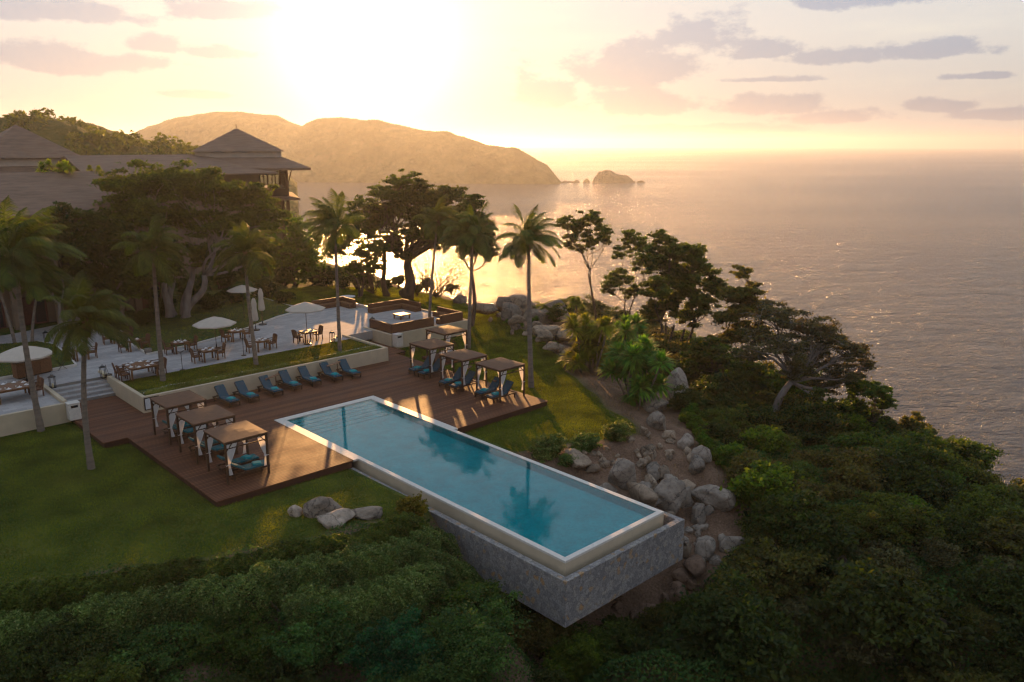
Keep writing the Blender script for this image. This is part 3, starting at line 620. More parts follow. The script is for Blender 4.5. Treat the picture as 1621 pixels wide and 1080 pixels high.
# ------------------------------------------------------------------ loungers
def make_lounger(name, label, group, back=48, cush='cushion', folded=True):
    """foot toward +x, head toward -x, origin under the seat centre"""
    t = thing(name, label, 'sun lounger', group=group)
    fr = MB(); wz = 0.30
    for s in (-1, 1): fr.box(-0.95, 0.98, s * 0.31 - 0.025, s * 0.31 + 0.025, wz - 0.07, wz)
    fr.box(0.93, 0.98, -0.285, 0.285, wz - 0.07, wz - 0.002); fr.box(-0.95, -0.9, -0.285, 0.285, wz - 0.07, wz - 0.002)
    for k in range(8): x = -0.25 + k * 0.15; fr.box(x, x + 0.07, -0.284, 0.284, wz - 0.03, wz - 0.004)
    fr.build('frame', M['wood_dark'], t)
    for sx in (-0.8, 0.9):
        for s in (-1, 1):
            m = MB(); m.box(sx - 0.03, sx + 0.03, s * 0.31 - 0.03, s * 0.31 + 0.03, 0, wz - 0.071); m.build('leg', M['wood_dark'], t)
    a = R(back); ca, sa = math.cos(a), math.sin(a)
    hx = -0.20
    def rot(v):
        v = v.copy(); x = v[:, 0].copy(); z = v[:, 2].copy(); v[:, 0] = hx - (x * ca) - z * sa * -1 * -1; v[:, 2] = wz + x * sa + z * ca; v[:, 0] = hx - x * ca + z * sa; return v
    b = MB()
    for s in (-1, 1): b.box(0, 0.82, s * 0.27 - 0.02, s * 0.27 + 0.02, -0.035, 0.0)
    for k in range(6): b.box(0.03 + k * 0.14, 0.11 + k * 0.14, -0.249, 0.249, -0.03, -0.005)
    b.build('backrest_frame', M['wood_dark'], t, xf=rot)
    c = MB(); c.box(-0.16, 0.96, -0.29, 0.29, wz + 0.002, wz + 0.092, 0.035); c.build('seat_cushion', M[cush], t)
    c = MB(); c.box(0.0, 0.84, -0.29, 0.29, 0.004, 0.094, 0.035); c.build('back_cushion', M[cush], t, xf=rot)
    return t
def make_towel(name, label, group):
    m = MB(); m.box(-0.2, 0.2, -0.2, 0.2, 0, 0.055, 0.022); m.box(-0.17, 0.14, -0.17, 0.17, 0.0555, 0.085, 0.012)
    return tag(m.build(name, M['teal']), label, 'towel', group)
wx = lambda u, v, z: W(u, v, z)
feet = [(371, 636), (402, 629), (440, 620), (470, 611), (501, 604), (535, 597), (564, 592)]
wl_lab = ['blue cushioned lounger at the left end of the wall row', 'second lounger from the left along the planter wall', 'third lounger from the left, left of the first curved wooden table',
          'fourth lounger from the left, right of the first curved wooden table', 'middle gap lounger, fifth from the left along the planter wall', 'sixth lounger along the wall, just left of the second curved wooden table', 'blue cushioned lounger at the right end of the wall row']
KL = 1.14
lg = make_lounger('sun_lounger', wl_lab[0], 'loungers in a row along the planter wall'); tw0 = None; lg.scale = (KL, KL, KL)
for k, (u, v) in enumerate(feet):
    p = W(u, v, 0.32); ang = -PI / 2 + R([6, 5, 4, 3, 4, 3, 2][k])
    c = (p[0] - 1.0 * math.cos(ang), p[1] - 1.0 * math.sin(ang), 0)
    if k == 0: lg.location = c; lg.rotation_euler = (0, 0, ang)
    else: dup(lg, c, ang, wl_lab[k])
    tl = 'folded teal towel on the %s lounger along the wall' % ['leftmost', 'second', 'third', 'fourth', 'fifth', 'sixth', 'rightmost'][k]
    tp = (c[0] + 0.62 * math.cos(ang), c[1] + 0.62 * math.sin(ang), 0.393 * KL)
    if tw0 is None: tw0 = make_towel('towel', tl, 'folded towels on the wall loungers'); tw0.location = tp; tw0.rotation_euler = (0, 0, ang + 0.2); tw0.scale = (KL, KL, KL)
    else: dup(tw0, tp, ang + random.uniform(-0.4, 0.4), tl)

# ------------------------------------------------------------------ cabanas
def curtain(mb, x, y, dx, dy, top, bot=0.45, w=0.55, tie=1.02):
    """white curtain gathered and tied to the post; spreads along (dx,dy) at the top"""
    nz, nw = 15, 13; v = []
    for i in range(nz):
        f = i / (nz - 1); z = top + (bot - top) * f
        if z > tie: ww = w * (0.16 + 0.84 * ((z - tie) / (top - tie)) ** 0.8)
        else: ww = w * (0.16 + 0.24 * ((tie - z) / (tie - bot)) ** 0.8)
        for j in range(nw):
            s = j / (nw - 1); wv = 0.025 * math.sin(s * 22 + i * 0.4) 
            v.append((x + dx * (s * ww + 0.05) - dy * wv, y + dy * (s * ww + 0.05) + dx * wv, z))
    q = [(i * nw + j, i * nw + j + 1, (i + 1) * nw + j + 1, (i + 1) * nw + j) for i in range(nz - 1) for j in range(nw - 1)]
    mb.add(v, q)
def make_cabana(name, label, group, ax=2.36, ay=2.5):
    t = thing(name, label, 'cabana', group=group); hx, hy = ax / 2, ay / 2; zt = 2.22
    for sx in (-1, 1):
        for sy in (-1, 1):
            m = MB(); m.box(sx * (hx - 0.07) - 0.05, sx * (hx - 0.07) + 0.05, sy * (hy - 0.07) - 0.05, sy * (hy - 0.07) + 0.05, 0, zt, 0.008); m.build('post', M['wood_dark'], t)
    m = MB(); e = 0.07
    for s in (-1, 1):
        m.box(-hx + 0.122, hx - 0.122, s * (hy - e) - 0.03, s * (hy - e) + 0.03, zt - 0.10, zt - 0.001); m.box(s * (hx - e) - 0.03, s * (hx - e) + 0.03, -hy + 0.122, hy - 0.122, zt - 0.10, zt - 0.001)
        m.box(-hx + 0.122, hx - 0.122, s * (hy - e) - 0.02, s * (hy - e) + 0.02, zt - 0.36, zt - 0.31)
    for sx in (-1, 1):
        for sy in (-1, 1):
            m.beam((sx * (hx - 0.12), sy * (hy - 0.07), zt - 0.45), (sx * (hx - 0.42), sy * (hy - 0.07), zt - 0.1), 0.04)
    m.build('roof_frame', M['wood_dark'], t)
    m = MB(); n = 6; g = 0.03
    v = []; 
    for i in range(n + 1):
        for j in range(n + 1):
            x = -hx + ax * i / n; y = -hy + ay * j / n; v.append((x, y, zt + 0.06 + 0.10 * (1 - max(abs(2 * i / n - 1), abs(2 * j / n - 1)))))
    q = [(i * (n + 1) + j, (i + 1) * (n + 1) + j, (i + 1) * (n + 1) + j + 1, i * (n + 1) + j + 1) for i in range(n) for j in range(n)]
    m.add(v, q); m.box(-hx, hx, -hy, hy, zt + 0.002, zt + 0.058); m.build('roof', M['canopy_top'], t)
    for sx in (-1, 1):
        for sy in (-1, 1):
            m = MB(); x, y = sx * (hx - 0.07), sy * (hy - 0.07)
            if sx * sy > 0: curtain(m, x - sx * 0.03, y, -sx, 0, zt - 0.12)
            else: curtain(m, x - sx * 0.03, y, -sx, 0, zt - 0.12, w=0.42)
            cu = m.build('curtain', M['curtain'], t, smooth=True)
            m = MB(); m.tube([(x - 0.07 * sx * -1 - sx * 0.02, y - 0.05, 1.02), (x - sx * 0.18, y - 0.05, 1.02), (x - sx * 0.18, y + 0.05, 1.02), (x + sx * 0.05, y + 0.05, 1.02)], 0.018, 5); m.build('tie', M['white'], cu)
    return t
m_, nt_, out_ = nmat('sheer_curtain')
d_ = N(nt_, 'ShaderNodeBsdfDiffuse'); d_.inputs[0].default_value = (0.8, 0.79, 0.79, 1); t_ = N(nt_, 'ShaderNodeBsdfTranslucent'); t_.inputs[0].default_value = (0.8, 0.78, 0.76, 1)
x_ = N(nt_, 'ShaderNodeMixShader', i_Fac=0.45); L(nt_, d_.outputs[0], x_.inputs[1]); L(nt_, t_.outputs[0], x_.inputs[2]); L(nt_, x_.outputs[0], out_.inputs[0]); M['curtain'] = m_
cabs = [((-5.6, 18.25), 'nearest left cabana, at the front corner of the deck'), ((-5.6, 22.0), 'middle one of the three cabanas left of the pool'), ((-5.58, 25.85), 'left cabana nearest the planter wall and its sign board'),
        ((13.45, 18.6), 'nearest right cabana, at the lit corner beside the tall palm'), ((13.2, 22.2), 'middle cabana of the row right of the pool'), ((13.6, 26.35), 'third cabana of the right row, left behind the middle one'), ((17.55, 29.5), 'rearmost right cabana on its own pad below the podium wall')]
cab = make_cabana('cabana', cabs[0][1], 'cabanas with tied white curtains')
cab.location = (*cabs[0][0], 0)
for (p, lab) in cabs[1:]: dup(cab, (*p, 0 if p[0] < 16 else -0.08), 0, lab)
mb = MB(); mb.box(16.1, 19.0, 28.1, 30.95, -0.5, -0.08); padt = thing('cabana_pad', 'small timber pad under the rearmost cabana', 'deck pad'); mb.build('boards', M['deck'], padt)
lc = make_lounger('teal_lounger', 'front teal lounger under the nearest left cabana', 'teal loungers under the left cabanas', back=32, cush='teal_cushion'); lc.scale = (1.1, 1.1, 1.1)
names = ['nearest', 'middle', 'rear']
first = True
for k in range(3):
    cx, cyy = cabs[k][0]
    for s in (-1, 1):
        pos = (cx + 0.25, cyy + s * 0.58, 0); lab = '%s teal lounger under the %s left cabana' % ('front' if s < 0 else 'back', names[k])
        if first: lc.location = pos; lc['label'] = lab; first = False
        else: dup(lc, pos, 0, lab)
        tl = 'teal towel on the %s lounger of the %s left cabana' % ('front' if s < 0 else 'back', names[k])
        dup(tw0, (pos[0] + 0.5, pos[1], 0.393 * 1.1), 0.3 * s, tl, 'towels under the left cabanas')
ldb = lambda k, s: '%s navy lounger under the %s right cabana' % ('front' if s < 0 else 'back', ['nearest', 'middle', 'third'][k])
for k in range(3):
    cx, cyy = cabs[3 + k][0]
    for s in (-1, 1):
        pos = (cx - 0.45, cyy + s * 0.58, 0)
        dup(lg, pos, PI, ldb(k, s), 'navy loungers under the right cabanas')
        dup(tw0, (pos[0] - 0.5, pos[1], 0.393 * KL), 0.3 * s + PI, 'teal towel on the %s lounger of the %s right cabana' % ('front' if s < 0 else 'back', ['nearest', 'middle', 'third'][k]), 'towels under the right cabanas')
# small tables between loungers inside the left cabanas
def make_side_table(name, label, group):
    t = thing(name, label, 'side table', group=group)
    m = MB(); m.box(-0.2, 0.2, -0.2, 0.2, 0.36, 0.40, 0.008); m.build('table_top', M['wood_brown'], t)
    for sx in (-1, 1):
        for sy in (-1, 1):
            m = MB(); m.box(sx * 0.16 - 0.02, sx * 0.16 + 0.02, sy * 0.16 - 0.02, sy * 0.16 + 0.02, 0, 0.359); m.build('leg', M['wood_brown'], t)
    return t
sdt = make_side_table('side_table', 'low brown table between the teal loungers of the nearest left cabana', 'low tables between the cabana loungers'); sdt.location = (-6.0, 18.25, 0)
sdt.scale = (0.9, 0.9, 1)
dup(sdt, (-6.0, 22.0, 0), 0, 'low brown table between the teal loungers of the middle left cabana', sc=(0.9, 0.9, 1)); dup(sdt, (-6.0, 25.85, 0), 0, 'low brown table between the teal loungers of the rear left cabana', sc=(0.9, 0.9, 1))
dup(sdt, (13.9, 18.6, 0), 0, 'low brown table between the navy loungers of the nearest right cabana', sc=(0.9, 0.9, 1))
# round daybed in the rearmost cabana
t = thing('daybed', 'round wicker daybed with white pad in the rearmost cabana', 'daybed', (17.6, 29.3, -0.08))
m = MB(); m.lathe([(0.001, 0.0), (0.8, 0.0), (0.85, 0.12), (0.85, 0.3), (0.001, 0.3)], 28); m.build('base', M['wicker'], t)
m = MB(); m.lathe([(0.001, 0.302), (0.78, 0.302), (0.83, 0.36), (0.78, 0.42), (0.001, 0.44)], 28); m.build('pad', M['white'], t, smooth=True)
m = MB(); 
for k in range(15): a = R(-10 + 200 * k / 14); m.tube([(0.82 * math.cos(a + .0), 0.82 * math.sin(a), 0.25), (0.78 * math.cos(a), 0.8 * math.sin(a), 0.9), (0.45 * math.cos(a), 0.45 * math.sin(a), 1.35), (0.1 * math.cos(a), 0.1 * math.sin(a), 1.5)], 0.025, 5)
m.build('hood', M['wicker'], t)

# curved valet tables near the loungers
def make_valet(name, label, group):
    t = thing(name, label, 'table', group=group)
    m = MB(); xs = np.linspace(-0.55, 0.55, 9); pts = [(x, 0, 0.93 + 0.16 * x * abs(x) * 1.5 + 0.05 * abs(x)) for x in xs]
    for a, b in zip(pts[:-1], pts[1:]): m.beam(a, b, 0.30, 0.035)
    m.build('curved_top', M['wood_brown'], t)
    m = MB(); m.beam((0.32, 0, 0), (0.32, 0, 0.93), 0.05); m.beam((0.32, -0.18, 0.02), (0.32, 0.18, 0.02), 0.05, 0.03); m.beam((0.1, 0, 0.02), (0.5, 0, 0.02), 0.05, 0.03); m.build('leg', M['wood_brown'], t)
    return t
q = W(427, 615, 0); va = make_valet('curved_table', 'curved wooden table between the third and fourth wall loungers', 'curved wooden tables'); va.location = (q[0], 30.6, 0); va.rotation_euler = (0, 0, 0.1)
q = W(520, 592, 0); dup(va, (q[0], 30.6, 0), 0.1, 'curved wooden table between the sixth and seventh wall loungers')
dup(va, (14.0, 19.3, 0), 0.1, 'curved wooden table beside the nearest right cabana loungers'); dup(va, (14.0, 22.9, 0), 0.1, 'curved wooden table beside the middle right cabana loungers')

# ------------------------------------------------------------------ dining
TZ = 0.93
def make_chair(name, label, group):
    """faces +x (front), back at -x"""
    t = thing(name, label, 'armchair', group=group)
    m = MB(); m.box(-0.26, 0.26, -0.27, 0.27, 0.36, 0.45, 0.02); m.build('seat', M['wicker'], t)
    m = MB()
    v = np.array([(-0.24, y, z) for y in (-0.27, 0.27) for z in (0.45, 0.98)])
    for k in range(6):
        y0 = -0.27 + 0.09 * k; m.beam((-0.23, y0 + 0.045, 0.44), (-0.33, y0 + 0.045, 0.98 - 0.008 * (k - 2.5) ** 2), 0.092, 0.045, up=(1, 0, 0))
    m.build('backrest', M['wicker'], t)
    for s in (-1, 1):
        m = MB(); m.beam((-0.25, s * 0.26, 0.66), (0.22, s * 0.26, 0.66), 0.05, 0.04); m.beam((0.21, s * 0.26, 0.45), (0.21, s * 0.26, 0.645), 0.04); m.build('armrest', M['wicker'], t)
    for sx in (-0.23, 0.23):
        for s in (-1, 1):
            m = MB(); m.box(sx - 0.025, sx + 0.025, s * 0.24 - 0.025, s * 0.24 + 0.025, 0, 0.359); m.build('leg', M['wicker'], t)
    return t
def make_table(name, label, group, a, b):
    t = thing(name, label, 'dining table', group=group)
    m = MB(); m.box(-a / 2, a / 2, -b / 2, b / 2, 0.69, 0.75, 0.008); m.build('table_top', M['wood_brown'], t)
    m = MB(); m.box(-a / 2 + 0.05, a / 2 - 0.05, -b / 2 + 0.05, b / 2 - 0.05, 0.62, 0.689); m.build('apron', M['wood_brown'], t)
    for sx in (-1, 1):
        for sy in (-1, 1):
            m = MB(); x = sx * (a / 2 - 0.06); y = sy * (b / 2 - 0.06); m.box(x - 0.045, x + 0.045, y - 0.045, y + 0.045, 0, 0.619); m.build('leg', M['wood_brown'], t)
    return t
def make_setting(name, label, group):
    t = thing(name, label, 'place setting', group=group)
    m = MB(); m.lathe([(0.001, 0.006), (0.10, 0.006), (0.145, 0.02), (0.148, 0.015), (0.09, 0.0), (0.001, 0.0)], 14); m.build('plate', M['white'], t, smooth=True)
    m = MB(); m.add([(-0.08, -0.06, 0.012), (0.08, -0.06, 0.012), (0.08, 0.06, 0.012), (-0.08, 0.06, 0.012), (0, -0.02, 0.12), (0, 0.03, 0.10)], [(0, 1, 2, 3)], [(0, 4, 1), (2, 5, 3), (1, 4, 5), (1, 5, 2), (0, 3, 5), (0, 5, 4)]); m.build('napkin', M['white'], t)
    m = MB(); m.lathe([(0.001, 0), (0.035, 0.002), (0.005, 0.01), (0.005, 0.07), (0.035, 0.1), (0.03, 0.15)], 8, (0.02, 0.19, 0)); m.build('glass', M['paper'], t)
    return t
# (u, v) of the table top centre, size, chairs per side
tabs = [((221, 577), 1.5, 1.5, 2, 'large square table nearest the planter corner'), ((329, 553), 0.95, 0.9, 1, 'table at the front edge between the thin pole and the planter lawn'),
        ((285, 541), 0.95, 0.8, 1, 'table against the garden bed under the left white umbrella'), ((374, 523), 0.95, 0.8, 1, 'table against the garden bed right of the white umbrella'),
        ((413, 538), 0.9, 0.8, 1, 'front table just right of the central palm trunk'), ((487, 524), 0.95, 0.9, 1, 'sunlit table under the big central umbrella'),
        ((211, 538), 0.8, 0.8, 1, 'table at the left tip of the garden bed'), ((185, 526), 0.8, 0.8, 1, 'rear table beyond the drooping palm fronds'),
        ((127, 552), 0.75, 0.75, 1, 'table behind the brown palm trunk on the walkway'), ((18, 611), 1.6, 1.5, 2, 'large table at the left picture edge behind the cream wall')]
KD = 1.14; tb = {}; ch0 = None; st0 = None
for k, ((u, v), a, b, nc, d) in enumerate(tabs):
    p = W(u, v, TZ + 0.75 * KD); loc = (p[0], p[1], TZ)
    a *= 1.06; b *= 1.06; key = (a, b)
    if key not in tb: tb[key] = make_table('dining_table', 'brown ' + d, 'laid dining tables on the terrace', a, b); tb[key].location = loc; tb[key].scale = (KD, KD, KD)
    else: dup(tb[key], loc, 0, 'brown ' + d)
    ys = [0.0] if nc == 1 else [-0.38, 0.38]
    for sx in (-1, 1):
        for y in ys:
            pos = (p[0] + sx * (a * KD / 2 + 0.32), p[1] + y * KD, TZ); rz = 0 if sx < 0 else PI
            side = ('left' if sx < 0 else 'right') + ('' if nc == 1 else (' front' if y < 0 else ' rear'))
            lab = '%s wicker armchair of the %s' % (side, d)
            lab = ' '.join(lab.split()[:16])
            if ch0 is None: ch0 = make_chair('wicker_armchair', lab, 'wicker armchairs at the dining tables'); ch0.location = pos; ch0.rotation_euler = (0, 0, rz); ch0.scale = (KD * 1.04,) * 3
            else: dup(ch0, pos, rz + random.uniform(-0.15, 0.15), lab)
            q = (p[0] + sx * (a * KD / 2 - 0.2), p[1] + y, TZ + 0.752 * KD)
            lab = ' '.join(('white place setting, %s seat of the %s' % (side, d)).split()[:16])
            if st0 is None: st0 = make_setting('place_setting', lab, 'white place settings'); st0.location = q; st0.rotation_euler = (0, 0, rz)
            else: dup(st0, q, rz, lab)
    if nc == 1 and a > 0.85:
        for s, w_ in ((-1, 'front'), (1, 'rear')):
            dup(st0, (p[0], p[1] + s * (b * KD / 2 - 0.18), TZ + 0.752 * KD), PI / 2 * -s, ' '.join(('white place setting, %s side of the %s' % (w_, d)).split()[:16]))
    if nc == 2:
        for s, w_ in ((-1, 'front'), (1, 'rear')):
            for x in (-0.3, 0.3): dup(st0, (p[0] + x, p[1] + s * (b * KD / 2 - 0.18), TZ + 0.752 * KD), PI / 2 * -s, ' '.join(('white place setting, %s %s of the %s' % (w_, 'left' if x < 0 else 'right', d)).split()[:16]))
# umbrellas
def make_umbrella(name, label, rad, top, group='open cream umbrellas'):
    t = thing(name, label, 'umbrella', group=group)
    m = MB(); m.lathe([(0.001, 0), (0.32, 0), (0.32, 0.05), (0.05, 0.09), (0.04, 0.35), (0.001, 0.35)], 16); m.build('base', M['metal'], t)
    m = MB(); m.tube([(0, 0, 0.3), (0, 0, top + 0.06)], 0.025, 8); m.build('pole', M['wood_dark'], t)
    m = MB(); n = 8; c = [(0, 0, top)]; ring1 = []; ring2 = []; ring3 = []
    for k in range(n):
        a = 2 * PI * (k + 0.5) / n
        ring1.append((rad * 0.5 * math.cos(a), rad * 0.5 * math.sin(a), top - 0.22 * rad / 1.5)); ring2.append((rad * math.cos(a), rad * math.sin(a), top - 0.52 * rad / 1.5)); ring3.append((rad * math.cos(a), rad * math.sin(a), top - 0.60 * rad / 1.5))
    v = c + ring1 + ring2 + ring3
    m.add(v, [(1 + k, 1 + n + k, 1 + n + (k + 1) % n, 1 + (k + 1) % n) for k in range(n)] + [(1 + n + k, 1 + 2 * n + k, 1 + 2 * n + (k + 1) % n, 1 + n + (k + 1) % n) for k in range(n)], [(0, 1 + k, 1 + (k + 1) % n) for k in range(n)])
    m.build('canopy', M['umbrella'], t)
    m = MB()
    for k in range(n): a = 2 * PI * (k + 0.5) / n; m.beam((0, 0, top - 0.05), (rad * .97 * math.cos(a), rad * .97 * math.sin(a), top - 0.55 * rad / 1.5), 0.02)
    m.build('ribs', M['wood_dark'], t)
    return t
def at_base(u, v, z=TZ): p = W(u, v, z); return (p[0], p[1], z)
def place_umb(name, lab, cu, cv, bu, bv, wpx, z=TZ):
    b = at_base(bu, bv, z); d = hd(b); top = atD(cu, cv, d)[2] - z; rad = wpx / 2 / pxm(d)
    u = make_umbrella(name, lab, rad, top); u.location = b; return u
place_umb('umbrella', 'white umbrella over the garden bed in front of the big tree', 343, 501, 343, 552, 66)
place_umb('umbrella', 'large cream umbrella above the sunlit central table', 486, 478, 487, 545, 62)
place_umb('umbrella', 'farthest open umbrella behind the central palm trunk', 388, 451, 387, 506, 46)
place_umb('umbrella', 'white umbrella over the lawn island at the left edge', 42, 547, 43, 602, 86)
def make_closed(name, label, top):
    t = thing(name, label, 'umbrella', group='closed cream umbrellas')
    m = MB(); m.lathe([(0.001, 0), (0.36, 0), (0.36, 0.07), (0.05, 0.12), (0.04, 0.4), (0.001, 0.4)], 16); m.build('base', M['metal'], t)
    m = MB(); m.tube([(0, 0, 0.3), (0, 0, top + 0.08)], 0.03, 8); m.build('pole', M['wood_dark'], t)
    m = MB(); n = 24; pr = [(0.03, top), (0.12, top - 0.12), (0.2, top - 0.5), (0.17, top - 0.9), (0.23, top - 1.5), (0.26, top - 1.9), (0.2, top - 2.0)]; v = []
    for (r_, z_) in pr:
        for k in range(n): a = 2 * PI * k / n; rr = r_ * (1 + 0.25 * math.cos(8 * a)); v.append((rr * math.cos(a), rr * math.sin(a), z_ + 0.04 * math.cos(8 * a)))
    m.add(v, [(i * n + k, i * n + (k + 1) % n, (i + 1) * n + (k + 1) % n, (i + 1) * n + k) for i in range(len(pr) - 1) for k in range(n)]); m.build('canopy', M['umbrella'], t, smooth=True)
    return t
b = at_base(405, 523); c = make_closed('closed_umbrella', 'closed umbrella nearer the dining tables', 2.85); c.location = b
b = at_base(416, 514); c = make_closed('closed_umbrella', 'taller closed umbrella standing furthest right by the terrace back edge', 3.3); c.location = b
# standing poles and lanterns
def make_pole(label, loc):
    t = thing('torch_stand', label, 'stand', loc, group='thin black stands')
    m = MB(); m.lathe([(0.001, 0), (0.2, 0), (0.2, 0.03), (0.03, 0.06), (0.001, 0.06)], 12); m.build('base', M['metal'], t)
    m = MB(); m.tube([(0, 0, 0.04), (0, 0, 1.35)], 0.02, 6); m.build('pole', M['metal'], t)
    m = MB(); m.tube([(-0.2, 0, 1.42), (-0.1, 0, 1.36), (0.1, 0, 1.36), (0.2, 0, 1.42)], 0.022, 6); m.build('crossbar', M['metal'], t)
make_pole('thin black stand at the planter lawn edge', at_base(289, 586)); make_pole('thin black stand left of the central palm', at_base(386, 563))
def make_lantern(name, label, loc, group='black metal lanterns'):
    t = thing(name, label, 'lantern', loc, group=group); h = 0.75
    m = MB(); m.box(-0.17, 0.17, -0.17, 0.17, 0, 0.05)
    for sx in (-1, 1):
        for sy in (-1, 1): m.box(sx * 0.15 - 0.015, sx * 0.15 + 0.015, sy * 0.15 - 0.015, sy * 0.15 + 0.015, 0.05, h)
    m.build('frame', M['metal'], t)
    m = MB(); m.lathe([(0.001, h + 0.13), (0.06, h + 0.12), (0.2, h + 0.04), (0.25, h), (0.001, h)], 16); m.build('cap', M['metal'], t)
    m = MB(); m.tube([(0, 0, 0.051), (0, 0, 0.3)], 0.06, 10); m.build('candle', M['candle'], t)
    m = MB(); m.tube([(-0.06, 0, h + 0.12), (-0.05, 0, h + 0.2), (0.05, 0, h + 0.2), (0.06, 0, h + 0.12)], 0.012, 5); m.build('ring_handle', M['metal'], t)
make_lantern('lantern', 'lantern at the top of the left planter wall', at_base(164, 598)); make_lantern('lantern', 'lantern at the inner end of the left kerb wall by the brown bar', at_base(84, 614)); make_lantern('lantern', 'tall lantern right of the sunlit table', at_base(526, 541)); make_lantern('lantern', 'lantern by the left corner of the sofa podium', (16.9, 39.2, TZ)); make_lantern('lantern', 'lantern on the walkway beside the lawn island', at_base(74, 541))
t = thing('candle_bowl', 'dark candle bowl with a leaning stick beside the left lantern', 'bowl', at_base(172, 597))
m = MB(); m.lathe([(0.001, 0.02), (0.12, 0.0), (0.24, 0.12), (0.26, 0.2), (0.23, 0.19), (0.001, 0.12)], 16); m.build('bowl', M['metal'], t); m = MB(); m.tube([(0.05, 0, 0.12), (-0.1, 0.1, 0.9)], 0.015, 5); m.build('stick', M['metal'], t)
t = thing('stone_pot', 'squat stone pot on the terrace kerb between two tables', 'pot', at_base(235, 560)); m = MB(); m.lathe([(0.001, 0), (0.22, 0), (0.3, 0.25), (0.26, 0.42), (0.2, 0.4), (0.001, 0.34)], 14); m.build('pot_body', M['rock'] or M['metal'], t, smooth=True)
t = thing('planter_stool', 'pale stool with a bowl beside the tall lantern', 'stool', at_base(534, 540)); m = MB(); m.box(-0.28, 0.28, -0.2, 0.2, 0, 0.3, 0.02); m.build('block', M['coping'], t); m = MB(); m.lathe([(0.001, 0.302), (0.1, 0.302), (0.18, 0.42), (0.15, 0.42), (0.001, 0.34)], 12); m.build('bowl', M['metal'], t)
# trestle stand by the lawn island
t = thing('tray_stand', 'folding black tray stand beside the brown bar', 'stand', at_base(98, 585)); m = MB(); 
for y in (-0.2, 0.2): m.beam((-0.3, y, 0), (0.3, y, 0.7), 0.03); m.beam((0.3, y + 0.03, 0), (-0.3, y + 0.03, 0.7), 0.03)
m.build('crossed_legs', M['metal'], t)
# bar cabinet
p = at_base(27, 602); q = at_base(82, 589); t = thing('bar_cabinet', 'long brown wooden bar cabinet below the left umbrella', 'cabinet', ((p[0] + q[0]) / 2, (p[1] + q[1]) / 2 + 0.35, TZ), math.atan2(q[1] - p[1], q[0] - p[0])); w2 = math.hypot(q[0] - p[0], q[1] - p[1]) / 2
m = MB(); m.box(-w2, w2, -0.32, 0.32, 0.08, 1.05, 0.01); m.build('body', M['wood_brown'], t)
m = MB(); m.box(-w2 - 0.05, w2 + 0.05, -0.37, 0.37, 1.052, 1.10, 0.01); m.build('counter_top', M['wood_brown'], t)
for k in range(3):
    x0 = -w2 + 0.05 + k * (2 * w2 - 0.1) / 3; x1 = x0 + (2 * w2 - 0.1) / 3 - 0.04
    m = MB(); m.box(x0, x1, -0.345, -0.322, 0.14, 1.0, 0.006); d = m.build('door', M['wood_brown'], t)
m = MB(); m.box(-w2 + 0.1, w2 - 0.1, -0.25, 0.25, 0, 0.079); m.build('plinth', M['metal'], t)
t = thing('white_bucket', 'pale bucket on the ground beside the left large table', 'bucket', at_base(63, 626)); m = MB(); m.lathe([(0.001, 0), (0.12, 0), (0.16, 0.4), (0.14, 0.4), (0.11, 0.05), (0.001, 0.05)], 14); m.build('pail', M['white'], t, smooth=True)
# louvred towel bins
def make_bin(label, loc, rz=0):
    t = thing('towel_bin', label, 'bin', loc, rz, group='cream louvred bins')
    m = MB(); m.box(-0.33, 0.33, -0.3, 0.3, 0.0, 1.05, 0.015)
    for k in range(5): m.box(-0.34, 0.34, -0.31, 0.31, 0.08 + k * 0.13, 0.16 + k * 0.13)
    m.build('body', M['coping'], t); m = MB(); m.box(-0.36, 0.36, -0.33, 0.33, 1.052, 1.1, 0.01); m.build('lid', M['coping'], t)
    m = MB(); m.box(-0.2, 0.2, -0.312, -0.302, 0.8, 0.95); m.build('slot', M['metal'], t)
make_bin('cream bin with dark slot at the end of the left retaining wall', (-9.3, 33.42, 0)); make_bin('cream bin with dark slot at the podium corner', (16.5, 34.85, 0))
t = thing('sign_board', 'framed notice board on the corner of the planter wall', 'sign', (-5.18, 31.49, 0)); m = MB(); m.box(-0.5, 0.45, -0.04, -0.003, 0.18, 1.0, 0.008); m.build('frame', M['metal'], t); m = MB(); m.box(-0.44, 0.39, -0.052, -0.041, 0.24, 0.94); m.build('panel', M['paper'], t)
# sofas
def make_sofa(label, cx, cy, dx, dy, la, lb, rz=0.0):
    """L sofa with its corner at (cx,cy); arms run la along dx*X and lb along dy*Y"""
    t = thing('wicker_sofa', label, 'sofa', (cx, cy, TZ), group='brown wicker corner sofas'); th = 0.2; sd_ = 0.75
    def bx(m, x0, x1, y0, y1, z0, z1, bev=0.0): m.box(min(x0 * dx, x1 * dx), max(x0 * dx, x1 * dx), min(y0 * dy, y1 * dy), max(y0 * dy, y1 * dy), z0, z1, bev)
    m = MB(); bx(m, 0, la, 0, th, 0, 0.85, 0.03); bx(m, 0, th, th + 0.003, lb, 0, 0.849, 0.03); m.build('backrest', M['wicker'], t)
    m = MB(); bx(m, th + .003, la, th + .003, sd_, 0, 0.34, 0.02); bx(m, th + .003, sd_, sd_ + .003, lb, 0, 0.339, 0.02); m.build('seat_base', M['wicker'], t)
    m = MB(); bx(m, th + .01, la - .02, th + .01, sd_ - .01, 0.342, 0.46, 0.04); bx(m, th + .01, sd_ - .01, sd_ + .01, lb - .02, 0.341, 0.459, 0.04); m.build('seat_cushions', M['wood_brown'], t)
make_sofa('corner sofa along the front wall of the podium', 16.4, 35.55, 1, 1, 4.6, 3.4); make_sofa('corner sofa at the right end of the podium', 24.4, 35.6, -1, 1, 2.6, 3.6)
